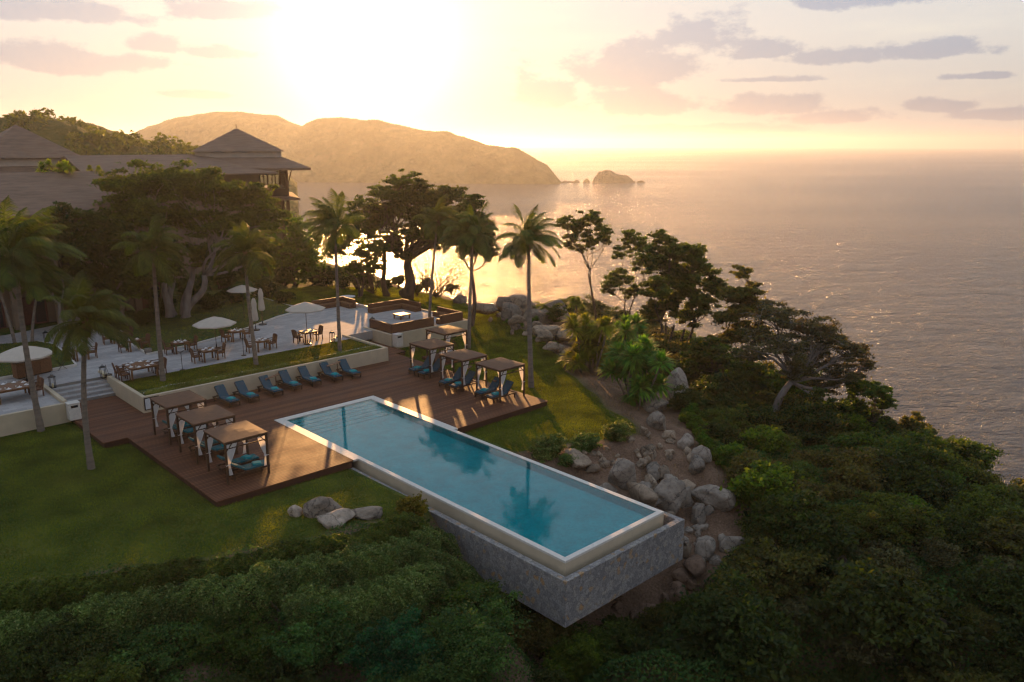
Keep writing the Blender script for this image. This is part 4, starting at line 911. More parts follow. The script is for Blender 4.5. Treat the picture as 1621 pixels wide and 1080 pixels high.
make_sofa('corner sofa at the back of the podium beyond the fire table', 24.3, 44.8, -1, -1, 4.2, 3.0); p = W(500, 474, TZ + 0.6); make_sofa('corner sofa alone at the far left of the terrace by the garden', 20.6, 50.0, -1, -1, 3.6, 2.4)
t = thing('fire_table', 'low square table in the middle of the podium sofas', 'table', (20.9, 40.3, TZ)); m = MB(); m.box(-0.6, 0.6, -0.6, 0.6, 0.36, 0.46, 0.01); m.build('table_top', M['wood_brown'], t)
for sx in (-1, 1):
    for sy in (-1, 1): m = MB(); m.box(sx * 0.5 - 0.05, sx * 0.5 + 0.05, sy * 0.5 - 0.05, sy * 0.5 + 0.05, 0, 0.359); m.build('leg', M['wood_brown'], t)
t = thing('bird_bath', 'shallow white bowl catching light on the lawn behind the terrace', 'bowl', (*W(550, 471, 0.95)[:2], 0.9)); m = MB(); m.lathe([(0.001, 0), (0.5, 0), (0.85, 0.16), (0.8, 0.17), (0.001, 0.1)], 20); m.build('bowl', M['white'], t, smooth=True)

# ------------------------------------------------------------------ hotel buildings
def gable_x(m, x0, x1, y0, y1, yr, ze, zr, th=0.18, hip0=0.0, hip1=0.0):
    """roof with its ridge along x: eaves at y0,y1 (height ze), ridge at yr (zr)"""
    a = [(x0, y0, ze), (x1, y0, ze), (x1 - hip1, yr, zr), (x0 + hip0, yr, zr), (x0, y1, ze), (x1, y1, ze)]
    b = [(p[0], p[1], p[2] - th) for p in a]
    m.add(a + b, [(0, 1, 2, 3), (3, 2, 5, 4), (6, 9, 8, 7), (9, 10, 11, 8), (0, 6, 7, 1), (4, 5, 11, 10)], [(1, 5, 2), (0, 3, 4), (7, 8, 11), (6, 10, 9)])
    m.add([a[1], a[5], b[5], b[1], a[0], a[4], b[4], b[0]], [(0, 3, 2, 1), (4, 5, 6, 7)])
def wallm(name, mat, par, *boxes):
    m = MB()
    for b in boxes: m.box(*b)
    return m.build(name, mat, par)
# left wing
E = atY(44, 341, 58.6); Rg = atY(80, 272, 66.5); XR = atY(168, 272, 66.5)[0]; x0 = -60
t = thing('hotel_wing', 'two storey hotel wing with a broad brown shingle roof at the left edge', 'building')
m = MB(); gable_x(m, x0, XR + 3, 58.6, 75, 66.5, E[2], Rg[2], hip1=3.0); m.build('roof', M['shingle'], t)
xr = XR + 1.6; wt = E[2] - 0.1
m = MB(); m.box(x0, xr, 61.0, 61.3, 0.9, 4.3).box(x0, xr, 60.9, 61.3, 4.3, 4.9); m.box(x0, xr, 62.6, 62.9, 4.9, wt + 1.2); m.box(x0, xr, 61.3, 62.6, 4.6, 4.9); m.box(xr - 0.3, xr, 61.3, 73, 0.9, wt + 0.4); m.build('wall', M['plaster'], t)
for k in range(7):
    x = -16.5 + k * 3.4
    if x > xr - 1: break
    m = MB(); m.box(x - 0.3, x + 0.3, 59.4, 60.0, 0.9, wt + 0.2, 0.02); m.build('pillar', M['plaster'], t)
    m = MB(); m.box(x + 0.6, x + 2.7, 60.95, 60.998, 0.95, 3.5); w_ = m.build('door', M['redwood'], t); m = MB(); m.box(x + 1.7, x + 2.55, 60.93, 60.948, 1.1, 3.3); m.build('pane', M['glass'], w_)
    m = MB(); m.box(x + 0.5, x + 2.8, 62.55, 62.598, 5.0, 7.4); w_ = m.build('window', M['redwood'], t); m = MB(); m.box(x + 0.6, x + 2.7, 62.53, 62.548, 5.1, 7.3); m.build('pane', M['glass'], w_)
m = MB(); m.box(x0, xr, 59.5, 59.56, 5.7, 5.78)
for k in range(70):
    x = x0 + 0.6 * k
    if x < xr: m.box(x, x + 0.04, 59.51, 59.55, 4.9, 5.7)
m.box(x0, xr, 59.45, 60.9, 4.7, 4.88); m.build('balcony', M['wood_dark'], t)
# long roof behind, running to the tower
Y2 = 84; r2 = atY(250, 245, Y2); e2 = atY(250, 278, Y2 - 8); xl = atY(100, 244, Y2)[0]; xr2 = atY(392, 250, Y2)[0] + 4
t = thing('long_wing', 'long low hotel wing whose roof runs behind the trees to the tower', 'building')
m = MB(); gable_x(m, xl, xr2 - 4, Y2 - 8, Y2 + 8, Y2, e2[2], r2[2]); m.build('roof', M['shingle'], t)
wallm('wall', M['plaster'], t, (xl + 1, xr2 - 5.5, Y2 - 6, Y2 + 6, 0.6, e2[2] + 0.3))
# left pavilion
Y3 = 92; pk = atY(25, 200, Y3); ev = atY(120, 249, Y3 - 2); hw = (ev[0] - pk[0])
t = thing('left_pavilion', 'square pavilion with pyramid roof and pale fascia at the far left', 'building')
m = MB(); z1 = ev[2]; m.add([(pk[0] - hw, Y3 - hw, z1), (pk[0] + hw, Y3 - hw, z1), (pk[0] + hw, Y3 + hw, z1), (pk[0] - hw, Y3 + hw, z1), (pk[0], Y3, pk[2] + 0.2)], [(0, 3, 2, 1)], [(0, 1, 4), (1, 2, 4), (2, 3, 4), (3, 0, 4)]); m.build('roof', M['shingle'], t)
wallm('fascia', M['plaster_light'], t, (pk[0] - hw + 0.6, pk[0] + hw - 0.6, Y3 - hw + 0.6, Y3 + hw - 0.6, z1 - 0.9, z1 - 0.01))
m = MB(); q = hw + 1.8; m.add([(pk[0] - q, Y3 - q, z1 - 2.6), (pk[0] + q, Y3 - q, z1 - 2.6), (pk[0] + q, Y3 + q, z1 - 2.6), (pk[0] - q, Y3 + q, z1 - 2.6)] + [(pk[0] + sx * (hw - 0.5), Y3 + sy * (hw - 0.5), z1 - 0.9) for sx, sy in ((-1, -1), (1, -1), (1, 1), (-1, 1))], [(0, 1, 5, 4), (1, 2, 6, 5), (2, 3, 7, 6), (3, 0, 4, 7), (0, 3, 2, 1)]); m.build('skirt_roof', M['shingle'], t)
wallm('wall', M['plaster'], t, (pk[0] - hw, pk[0] + hw, Y3 - hw, Y3 + hw, 0.6, z1 - 2.61))
# tower, facing the camera squarely enough to read as in the picture
TD = 112.0
pk = atD(374, 203, TD); eR = atD(453, 240, TD - 5); eL = atD(305, 240, TD - 5)
hw = 5.8; yaw = math.atan2(RT[1], RT[0]) + R(18.8)
t = thing('tower_pavilion', 'tall open pavilion with pyramid roof and timber lattice above the trees', 'building', (pk[0], pk[1], 0), yaw)
z1 = atD(380, 240, TD - 5.5)[2]; zp = pk[2]
def pyr(m, h, z0, z1_, h1=0.0, cx=0.0):
    b = [(cx - h, -h, z0), (cx + h, -h, z0), (cx + h, h, z0), (cx - h, h, z0)]
    if h1 <= 0: m.add(b + [(cx, 0, z1_)], [(0, 3, 2, 1)], [(0, 1, 4), (1, 2, 4), (2, 3, 4), (3, 0, 4)])
    else: m.add(b + [(cx - h1, -h1, z1_), (cx + h1, -h1, z1_), (cx + h1, h1, z1_), (cx - h1, h1, z1_)], [(0, 1, 5, 4), (1, 2, 6, 5), (2, 3, 7, 6), (3, 0, 4, 7), (0, 3, 2, 1)])
m = MB(); pyr(m, hw, z1, zp); rf = m.build('roof', M['shingle'], t); m = MB(); m.tube([(0, 0, zp - 0.05), (0, 0, zp + 0.5)], 0.05, 6); m.build('finial', M['metal'], rf)
wallm('fascia', M['plaster_light'], t, (-hw + 0.5, hw - 0.5, -hw + 0.5, hw - 0.5, z1 - 0.75, z1 - 0.01))
e2 = atD(485, 267, TD - 8); h2 = 8.7; z2 = e2[2]
m = MB(); pyr(m, h2, z2, z1 - 0.75, hw - 0.3); m.box(-h2 + .02, h2 - .02, -h2 + .02, h2 - .02, z2 - 0.28, z2 - 0.004); m.build('skirt_roof', M['shingle'], t)
px = 1 / pxm(TD - 6); bx_ = 5.7; zl = atD(447, 300, TD - 6)[2]
for sx in (-1, 1):
    for sy in (-1, 1):
        m = MB(); m.box(sx * bx_ - 0.22, sx * bx_ + 0.22, sy * bx_ - 0.22, sy * bx_ + 0.22, 0.5, z2 - 0.281); m.build('post', M['wood_dark'], t)
        m = MB(); m.beam((sx * bx_ + sx * 0.1, sy * bx_, zl + 0.3), (sx * (bx_ + 0.75), sy * bx_, z2 - 0.29), 0.12); m.build('brace', M['wood_dark'], t)
r = np.random.default_rng(3)
for (ax, s) in ((0, -1), (0, 1), (1, 1), (1, -1)):
    m = MB(); 
    for k in range(22):
        a = -bx_ + 0.35 + k * (2 * bx_ - 0.7) / 21; b = a + r.normal(0, 0.18); p, q = ((a, s * bx_, zl), (b, s * bx_, z2 - 0.3)) if ax == 0 else ((s * bx_, a, zl), (s * bx_, b, z2 - 0.3)); m.beam(p, q, 0.10)
    for zz in (zl + 0.05, (zl + z2) / 2 + 0.5):
        p, q = ((-bx_, s * bx_ * 0.995, zz), (bx_, s * bx_ * 0.995, zz)) if ax == 0 else ((s * bx_ * 0.995, -bx_, zz), (s * bx_ * 0.995, bx_, zz)); m.beam(p, q, 0.08, 0.12)
    m.build('lattice', M['wood_dark'], t)
wallm('floor_beam', M['wood_dark'], t, (-bx_ - 0.2, bx_ + 0.2, -bx_ - 0.2, bx_ + 0.2, zl - 1.0, zl - 0.05))
e3 = atD(466, 316, TD - 7); h3 = 7.2; z3 = e3[2]
m = MB(); pyr(m, h3, z3, zl - 0.6, bx_ - 1.6); m.box(-h3 + .02, h3 - .02, -h3 + .02, h3 - .02, z3 - 0.25, z3 - 0.004); m.build('lower_roof', M['shingle'], t)
wallm('wall', M['plaster'], t, (-bx_ + 0.8, bx_ - 0.8, -bx_ + 0.8, bx_ - 0.8, 0.5, z3 - 0.26))
# ------------------------------------------------------------------ vegetation
def quads_leaves(P, size, r, flat=0.35, asp=0.55, up=None):
    """one small rhombic leaf per point"""
    n = len(P); nrm = r.normal(0, 1, (n, 3)); nrm[:, 2] = np.abs(nrm[:, 2]) + flat; nrm /= np.linalg.norm(nrm, axis=1)[:, None]
    a = np.cross(nrm, r.normal(0, 1, (n, 3))); a /= np.linalg.norm(a, axis=1)[:, None] + 1e-9; b = np.cross(nrm, a)
    s = (size * r.uniform(0.6, 1.35, n))[:, None]
    v = np.empty((n, 4, 3)); v[:, 0] = P - a * s; v[:, 1] = P + b * s * asp; v[:, 2] = P + a * s; v[:, 3] = P - b * s * asp
    return v.reshape(-1, 3), np.arange(n * 4).reshape(-1, 4)
def crown_points(blobs, n, r, sub=0.30, shell=0.55, subs_per=26):
    """leaf points gathered in clumps inside each blob (x,y,z,rx,ry,rz)"""
    vol = np.array([b[3] * b[4] * b[5] for b in blobs]) ** 0.75; vol /= vol.sum(); out = []; subc = []
    for b, f in zip(blobs, vol):
        m = max(30, int(n * f)); c = np.array(b[:3]); rad = np.array(b[3:6])
        K = max(6, int(subs_per * 1.7)); d = r.normal(0, 1, (K, 3)); d /= np.linalg.norm(d, axis=1)[:, None]
        rr = r.uniform(shell * 0.6, 1.05, K)[:, None] * r.uniform(0.85, 1.08, K)[:, None]; cen = c + d * rr * rad; subc.append(cen)
        cen = cen + r.normal(0, 0.10, (K, 3)) * rad; wgt = r.uniform(0.2, 1.8, K); wgt /= wgt.sum(); k = r.choice(K, m, p=wgt)
        g = r.normal(0, 1, (m, 3)); g /= np.linalg.norm(g, axis=1)[:, None]; g *= (r.uniform(0, 1, m) ** 0.6)[:, None] * (1 + 0.9 * (r.uniform(0, 1, m) < 0.12))[:, None]
        out.append(cen[k] + g * rad * sub * r.uniform(0.7, 1.25, K)[k][:, None] * 0.74 * np.array([1.3, 1.3, 0.62]))
    return np.vstack(out), subc
def bend(p, q, r, k=6, amp=0.12, sag=0.0):
    p = np.array(p, float); q = np.array(q, float); L_ = np.linalg.norm(q - p); t = np.linspace(0, 1, k)[:, None]
    o = r.normal(0, amp * L_, 3) * 1.0; o2 = r.normal(0, amp * L_ * 0.5, 3)
    return p + (q - p) * t + o * (np.sin(PI * t)) + o2 * np.sin(2 * PI * t) + np.array([0, 0, -sag]) * np.sin(PI * t)
def make_tree(name, label, cat, base, blobs, n, leaf, leafmat, bark, r0, seed, group=None, fork=0.35, stems=1, flat=0.35, asp=0.55, sub=0.30, shell=0.5, twigs=10, subs_per=26, spread=0.15, lean=None, ntw=0, trunk_to=None, link_it=True, asym=None):
    """blobs and base in world metres; returns the root (its origin at the base)"""
    r = np.random.default_rng(seed); base = np.array(base, float)
    B = [tuple(np.array(b[:3]) - base) + tuple(b[3:]) for b in blobs]
    t = thing(name, label, cat, base, group=group)
    P, subc = crown_points(B, n, r, sub=sub, subs_per=subs_per, shell=shell)
    v, q = quads_leaves(P, leaf, r, flat, asp)
    cen = np.mean([b[:3] for b in B], axis=0); m = MB()
    top = np.array(trunk_to, float) - base if trunk_to is not None else cen * fork + np.array([0, 0, 0.0])
    forks = []
    for s in range(stems):
        if stems == 1: p0 = np.zeros(3); p1 = top
        else:
            a = 2 * PI * s / stems + r.uniform(0, 1); p0 = np.array([math.cos(a), math.sin(a), 0]) * r0 * 1.2
            p1 = top + np.array([math.cos(a), math.sin(a), 0]) * spread * np.linalg.norm(cen) + r.normal(0, 0.25, 3)
        pts = bend(p0 - np.array([0, 0, 0.4]), p1, r, 9, 0.05); rr = r0 / (stems ** 0.45) * np.linspace(1.15, 0.62, 9); rr[0] *= 1.35; m.tube(pts, rr, 9); forks.append((p1, rr[-1]))
    for b, sc in zip(B, subc):
        c = np.array(b[:3]); f = min(forks, key=lambda f: np.linalg.norm(f[0] - c)); rb = f[1] * 0.62
        lowc = c - np.array([0, 0, 0.35 * b[5]]); pts = bend(f[0], lowc, r, 7, 0.10); m.tube(pts, np.linspace(rb, rb * 0.42, 7), 6)
        for k in range(min(twigs, len(sc))):
            st = pts[r.integers(3, 7)]; tw = bend(st, sc[k], r, 5, 0.10); m.tube(tw, np.linspace(rb * 0.36, max(0.008, rb * 0.10), 5), 4, cap=False)
    if ntw:
        idx = r.choice(len(P), ntw); 
        allc = np.vstack(subc)
        for i in idx:
            e = P[i]; s0 = allc[np.argmin(((allc - e) ** 2).sum(1))]; m.tube(bend(s0, e + (e - s0) * 0.4, r, 3, 0.08), [0.02, 0.014, 0.007], 3, cap=False)
    link(('crown'), mesh_np(name + '_crown', v, q, leafmat), t); m.build('trunk', bark, t, smooth=True)
    return t
def pb(u, v, rp, d, rz=None, dd=0.0, fz=0.8, fd=1.0):
    """crown blob from a spot on the survey picture: radius rp (picture px) at depth d+dd"""
    c = atD(u, v, d + dd); rm = rp / pxm(d + dd); return (c[0], c[1], c[2], rm, rm * fd, (rz / pxm(d + dd)) if rz else rm * fz)

# ---- palms
def frond_mesh(mb_v, mb_q, n0, origin, az, el, length, r, droop, wind):
    K = 15; pts = [np.array(origin, float)]; d = np.array([math.cos(az) * math.cos(el), math.sin(az) * math.cos(el), math.sin(el)]); stp = length / K
    for k in range(K):
        d = d + np.array([wind[0] * 0.045, wind[1] * 0.045, -droop * (0.055 + 0.012 * k)]); d /= np.linalg.norm(d); pts.append(pts[-1] + d * stp)
    pts = np.array(pts); tg = np.gradient(pts, axis=0); tg /= np.linalg.norm(tg, axis=1)[:, None]
    side = np.cross(tg, [0, 0, 1.0]); side /= np.linalg.norm(side, axis=1)[:, None] + 1e-6; upv = np.cross(side, tg)
    V = []; Q = []; c = n0
    # rachis as a thin ribbon cross
    wd = np.linspace(0.045, 0.01, K + 1)[:, None]
    for off in (side, upv):
        a = pts - off * wd; b = pts + off * wd; V.append(np.stack([a, b], 1).reshape(-1, 3))
        Q += [(c + 2 * i, c + 2 * i + 1, c + 2 * i + 3, c + 2 * i + 2) for i in range(K)]; c += 2 * (K + 1)
    nl = 62; ts = np.linspace(0.14, 0.99, nl)
    for sgn in (-1, 1):
        for t in ts:
            x = t * K; i = int(min(K - 1, x)); f = x - i; p = pts[i] * (1 - f) + pts[i + 1] * f; s = side[i] * sgn; g = tg[i]
            ll = 0.88 * math.sin(PI * min(1, 0.18 + t * 0.86)) ** 0.7 * (length / 3.0) * r.uniform(0.85, 1.1) + 0.08
            dr = s * 0.75 + g * (0.45 + 0.5 * t) + np.array([wind[0] * 0.3, wind[1] * 0.3, -0.15 + r.normal(0, 0.1)]); dr /= np.linalg.norm(dr)
            d2 = dr + np.array([wind[0] * 0.3, wind[1] * 0.3, -0.9 * droop - 0.2]); d2 /= np.linalg.norm(d2)
            w_ = np.cross(dr, upv[i]); w_ /= np.linalg.norm(w_) + 1e-6; w_ = w_ * 0.020 * (length / 3.0) ** 0.5
            m1 = p + dr * ll * 0.5; e = m1 + d2 * ll * 0.55
            V.append(np.array([p - w_ * 0.6, p + w_ * 0.6, m1 + w_, m1 - w_, e + w_ * 0.15, e - w_ * 0.15])); Q += [(c, c + 1, c + 2, c + 3), (c + 3, c + 2, c + 4, c + 5)]; c += 6
    mb_v.append(np.vstack(V)); mb_q.append(np.array(Q)); return c
def make_palm_crown(seed, length, nf, droop=1.0, wind=(0.6, -0.5)):
    r = np.random.default_rng(seed); V = []; Q = []; c = 0
    for k in range(nf):
        f = k / (nf - 1); az = k * 2.399963 + r.normal(0, 0.2); el = R(84 - 98 * f ** 1.1 + r.normal(0, 6)); c = frond_mesh(V, Q, c, (0.1 * math.cos(az), 0.1 * math.sin(az), 0.1 * (1 - f)), az, el, length * r.uniform(0.85, 1.1), r, droop * r.uniform(0.75, 1.2), wind)
    return mesh_np('palm_fronds', np.vstack(V), np.vstack(Q), M['palm'])
PWIND = (RT[0] * 0.9, RT[1] * 0.9)
pcs = [make_palm_crown(1, 2.8, 28, 0.95, PWIND), make_palm_crown(2, 3.0, 30, 0.8, PWIND), make_palm_crown(3, 2.6, 26, 1.1, PWIND)]
def palm(label, bu, bv, bz, cu, cv, ci, sc=1.0, r0=0.17, mid=None, rz=0.0, dd=0.0, gg=None):
    b = W(bu, bv, bz) if gg is None else gg; d = hd(b); c = atD(cu, cv, d + dd); t = thing('coconut_palm', label, 'palm tree', b, group='coconut palms')
    top = c - b; rr = np.random.default_rng(int(bu * 7 + bv)); n = 42; s = np.linspace(0, 1, n)[:, None]
    mm = np.array([0, 0, 0.0]) if mid is None else (atD(mid[0], mid[1], d) - b - top * 0.5)
    pts = top * s + mm * 4 * s * (1 - s) + np.array([0, 0, -0.5]) * (1 - s) ** 8
    rad = r0 * (1.0 - 0.42 * s[:, 0]) + 0.5 * r0 * np.exp(-s[:, 0] * 22); rad *= 1 + 0.06 * np.sin(np.arange(n) * 2.4)
    m = MB(); m.tube(pts, rad, 12); m.build('trunk', M['palm_trunk'], t, smooth=True)
    m = MB(); q = pts[-1]; m.lathe([(r0 * 0.55, -0.75), (r0 * 0.95, -0.5), (r0 * 1.25, -0.2), (r0 * 1.2, 0.1), (r0 * 0.3, 0.35), (0.001, 0.4)], 12, tuple(q))
    for k in range(9):
        a = rr.uniform(0, 2 * PI); m.tube([q + np.array([math.cos(a) * 0.12, math.sin(a) * 0.12, -0.05 - 0.05 * k]), q + np.array([math.cos(a) * 0.4, math.sin(a) * 0.4, 0.02 - 0.04 * k])], [0.05, 0.015], 5)
    m.build('fibre_sheath', M['fibre'], t, smooth=True)
    o = link('crown', pcs[ci], t, tuple(top)); o.rotation_euler = (0, 0, rz); o.scale = (sc, sc, sc)
    return t
palm('leaning palm at the left edge, its trunk crossing the left umbrella', 66, 683, -0.3, 24, 408, 1, 1.25, 0.19, mid=(40, 545))
palm('shorter palm standing on the lawn at the step of the deck', 145, 741, -0.3, 137, 512, 0, 0.98, 0.18, mid=(133, 630))
palm('slim palm in the left end of the long planter', 258, 603, 0.94, 242, 398, 2, 1.05, 0.17, mid=(249, 500), rz=1.0)
palm('palm in the middle of the long planter', 406, 577, 0.94, 388, 402, 0, 0.98, 0.16, mid=(394, 480), rz=2.2)
palm('straight slender palm at the right end of the long planter', 538, 556, 0.94, 530, 360, 1, 1.0, 0.15, mid=(534, 460), rz=3.5)
palm('palm between the podium and the rearmost cabana', 679, 531, -0.2, 693, 352, 2, 1.0, 0.15, mid=(683, 450), rz=0.4)
palm('palm behind the right cabanas in front of the sea', 742, 551, -0.3, 748, 374, 0, 1.1, 0.18, mid=(744, 480), rz=4.2)
palm('tallest lone palm right of the cabanas against the sea', 841, 613, -0.3, 837, 382, 1, 0.9, 0.20, mid=(838, 500), rz=5.1)
palm('thin leaning palm left behind the lawn island', 24, 545, 1.0, -8, 440, 2, 0.8, 0.14, mid=(12, 500), rz=2)
palm('short thin palm behind the lawn island beside the walkway', 50, 541, 1.0, 62, 452, 0, 0.75, 0.13, mid=(54, 495), rz=1.2)

# ---- hero trees
def tree_px(name, label, bu, bv, bz, blobs, dd_default=0.0, **k):
    b = W(bu, bv, bz); d = hd(b); B = [pb(x[0], x[1], x[2], d, dd=(x[3] if len(x) > 3 else 0.0), fz=k.get('fz', 0.8)) for x in blobs]
    k.pop('fz', None)
    return make_tree(name, label, k.pop('cat', 'tree'), b, B, k.pop('n'), k.pop('leaf'), k.pop('leafmat'), k.pop('bark'), k.pop('r0'), k.pop('seed'), **k)
# big dark umbrella shaped tree in the middle and its neighbours
tree_px('spreading_tree', 'large dark spreading tree with a thick trunk, behind the sofa podium', 643, 462, 0.9,
        [(640, 320, 42), (600, 340, 38, 2), (685, 330, 44, -1), (720, 345, 38, 1), (715, 310, 30), (655, 365, 30, -2), (690, 375, 34, 2), (735, 372, 26, -1), (768, 380, 20), (620, 385, 26, 1), (670, 300, 26), (765, 360, 22, 2), (640, 405, 16, -2)],
        n=46000, leaf=0.17, leafmat=M['leaf_dark'], bark=M['bark_dark'], r0=0.62, seed=31, fork=0.42, twigs=14, sub=0.34, subs_per=24, fz=0.6, trunk_to=atD(645, 412, hd(W(643, 462, 0.9))))
tree_px('feathery_tree', 'tall feathery tree poking out above the dark spreading tree', 612, 463, 0.9,
        [(625, 290, 24), (650, 282, 18), (600, 305, 22), (575, 330, 28), (590, 365, 26), (560, 355, 20), (640, 305, 20)],
        n=11000, leaf=0.15, leafmat=M['leaf_mid'], bark=M['bark_dark'], r0=0.3, seed=32, fork=0.5, sub=0.26, subs_per=20, twigs=12, fz=0.7)
tree_px('round_tree', 'small leaning tree with two stems left of the dark spreading tree', 568, 470, 0.9,
        [(560, 350, 22), (545, 375, 24), (575, 395, 22), (530, 395, 18), (590, 420, 20), (600, 395, 18), (560, 425, 18)],
        n=14000, leaf=0.14, leafmat=M['leaf_mid'], bark=M['bark_dark'], r0=0.22, seed=33, fork=0.45, stems=2, sub=0.32, twigs=12, fz=0.75)
tree_px('behind_palm_tree', 'dark tree crown behind the palm in front of the sea', 745, 520, -0.3,
        [(735, 345, 30), (765, 375, 26), (712, 372, 26), (745, 392, 24), (775, 400, 16, -1), (750, 320, 20)],
        n=18000, leaf=0.15, leafmat=M['leaf_dark'], bark=M['bark_dark'], r0=0.22, seed=34, fork=0.6, sub=0.33, twigs=10, fz=0.6)
tree_px('fig_tree', 'huge multi stemmed tree with pale trunks in the garden bed', 285, 500, 1.1,
        [(200, 300, 44), (250, 285, 48, 2), (300, 290, 46, -1), (350, 300, 48), (400, 315, 40, 2), (175, 335, 34), (230, 340, 44, -2), (290, 345, 46, 3), (345, 350, 44, -1), (395, 360, 40), (430, 345, 28, 2), (150, 365, 30, 3), (205, 385, 32), (330, 400, 36, 2), (420, 395, 30, 1), (260, 400, 30, 3)],
        n=60000, leaf=0.17, leafmat=M['leaf_mid'], bark=M['bark_pale'], r0=0.75, seed=35, fork=0.40, stems=5, spread=0.2, sub=0.32, twigs=16, subs_per=26, fz=0.65)
tree_px('bush_tree', 'bushy tree right of the tower and left of the slender palm', 470, 450, 1.0,
        [(470, 360, 26), (485, 385, 24), (455, 395, 26), (490, 410, 24), (440, 420, 24), (475, 430, 24), (505, 430, 16), (425, 385, 20)],
        n=18000, leaf=0.16, leafmat=M['leaf_bright'], bark=M['bark'], r0=0.25, seed=36, stems=3, sub=0.33, fz=0.9)
tree_px('shade_tree', 'second dark tree overhanging the hotel wing doors at left', 192, 517, 1.0,
        [(30, 420, 30), (60, 445, 28), (100, 460, 26), (20, 380, 24), (150, 470, 24), (185, 450, 30), (225, 455, 28), (250, 430, 30), (60, 385, 24)],
        n=20000, leaf=0.16, leafmat=M['leaf_mid'], bark=M['bark'], r0=0.3, seed=137, stems=4, spread=0.4, sub=0.32, fz=0.7)
tree_px('dark_left_tree', 'dark leafy tree in front of the hotel wing', 112, 524, 1.0,
        [(110, 370, 36), (75, 385, 34), (145, 385, 34), (50, 370, 26), (100, 340, 26), (150, 350, 28), (180, 370, 30), (180, 410, 30), (60, 430, 26), (125, 425, 30), (160, 440, 26), (210, 430, 28)],
        n=32000, leaf=0.17, leafmat=M['leaf_dark'], bark=M['bark_pale'], r0=0.32, seed=37, stems=3, sub=0.32, fz=0.8)
tree_px('slim_tree', 'slim pale stemmed tree with airy crown against the sea', 943, 520, -1.5,
        [(935, 345, 17), (915, 360, 16, 1), (955, 365, 14, -1), (905, 380, 15), (935, 380, 16), (960, 378, 10, 1), (893, 350, 14), (920, 395, 8)],
        n=9000, leaf=0.15, leafmat=M['leaf_mid'], bark=M['bark_dark'], r0=0.15, seed=38, stems=2, fork=0.60, spread=0.05, sub=0.33, subs_per=18, twigs=9, fz=0.9)
tree_px('thin_tree', 'thin two stemmed tree left of the ridge tree', 985, 535, -2.0,
        [(1000, 375, 18), (1015, 390, 20), (985, 400, 16), (980, 440, 22), (962, 455, 14), (1000, 460, 16), (1020, 420, 20), (1030, 455, 16)],
        n=11000, leaf=0.14, leafmat=M['leaf_mid'], bark=M['bark_dark'], r0=0.13, seed=39, stems=2, fork=0.5, spread=0.1, sub=0.34, subs_per=16, twigs=9, fz=0.85)
tree_px('ridge_tree', 'broad tree with fanned stems standing on the ridge against the sea', 1058, 565, -2.5,
        [(1045, 375, 18), (1060, 395, 24), (1035, 410, 26), (1085, 400, 22), (1070, 430, 32, 1), (1100, 420, 26), (1105, 395, 12), (1045, 450, 28, -1), (1090, 455, 32), (1120, 440, 24, 1), (1060, 480, 26), (1110, 480, 26, -1), (1140, 460, 20), (1030, 490, 18), (1090, 500, 20)],
        n=42000, leaf=0.17, leafmat=M['leaf_mid'], bark=M['bark_dark'], r0=0.35, seed=40, stems=6, fork=0.42, spread=0.22, sub=0.32, subs_per=18, twigs=12, fz=0.75)
tree_px('right_ridge_tree', 'feathery dark tree just right of the ridge tree', 1150, 610, -4.0,
        [(1175, 430, 16), (1160, 465, 24), (1190, 460, 20), (1180, 490, 30), (1150, 500, 26), (1210, 490, 20), (1165, 530, 26), (1135, 540, 20), (1200, 525, 24)],
        n=20000, leaf=0.14, leafmat=M['leaf_olive'], bark=M['bark_dark'], r0=0.22, seed=41, stems=3, fork=0.45, sub=0.34, subs_per=18, twigs=12, fz=0.75, ntw=400)
tree_px('mid_slope_tree', 'dense green tree filling the slope between the ridge tree and the twisted tree', 1130, 640, -4.0,
        [(1120, 555, 26), (1095, 575, 22), (1150, 570, 28), (1180, 590, 28), (1125, 600, 26), (1205, 610, 24), (1160, 620, 26)],
        n=24000, leaf=0.14, leafmat=M['leaf_mid'], bark=M['bark'], r0=0.2, seed=141, stems=4, fork=0.4, sub=0.36, subs_per=18, twigs=10, fz=0.8, ntw=300)
tree_px('low_slope_tree', 'rounded olive tree below the twisted tree above the dark undergrowth', 1290, 760, -6.5,
        [(1270, 680, 28), (1300, 665, 26), (1240, 700, 26), (1310, 705, 30), (1275, 720, 28), (1345, 720, 26), (1220, 730, 24)],
        n=24000, leaf=0.13, leafmat=M['leaf_olive'], bark=M['bark'], r0=0.2, seed=142, stems=3, fork=0.4, sub=0.36, subs_per=18, twigs=10, fz=0.8, ntw=300)
tree_px('slope_tree', 'big green tree rising from the middle of the cliff slope', 1420, 880, -9.0,
        [(1400, 770, 34), (1440, 790, 34), (1370, 800, 32), (1420, 825, 34), (1470, 820, 30), (1385, 845, 28)],
        n=30000, leaf=0.12, leafmat=M['leaf_mid'], bark=M['bark'], r0=0.2, seed=143, stems=3, fork=0.4, sub=0.36, subs_per=18, twigs=10, fz=0.8, ntw=300)
tree_px('twisted_tree', 'twisted grey trunked tree with a wide twiggy crown over the cliff', 1205, 690, -4.5,
        [(1230, 500, 34), (1275, 515, 36), (1315, 530, 34), (1350, 555, 30), (1370, 575, 18), (1290, 555, 40, 2), (1240, 545, 36, -2), (1330, 590, 32), (1200, 530, 26), (1260, 580, 34), (1190, 560, 26, 2), (1300, 610, 28, 1)],
        n=36000, leaf=0.095, leafmat=M['leaf_grey'], bark=M['bark_pale'], r0=0.34, seed=42, fork=0.52, sub=0.34, subs_per=24, twigs=18, fz=0.6, ntw=3600, trunk_to=atD(1252, 605, hd(W(1205, 690, -4.5))))
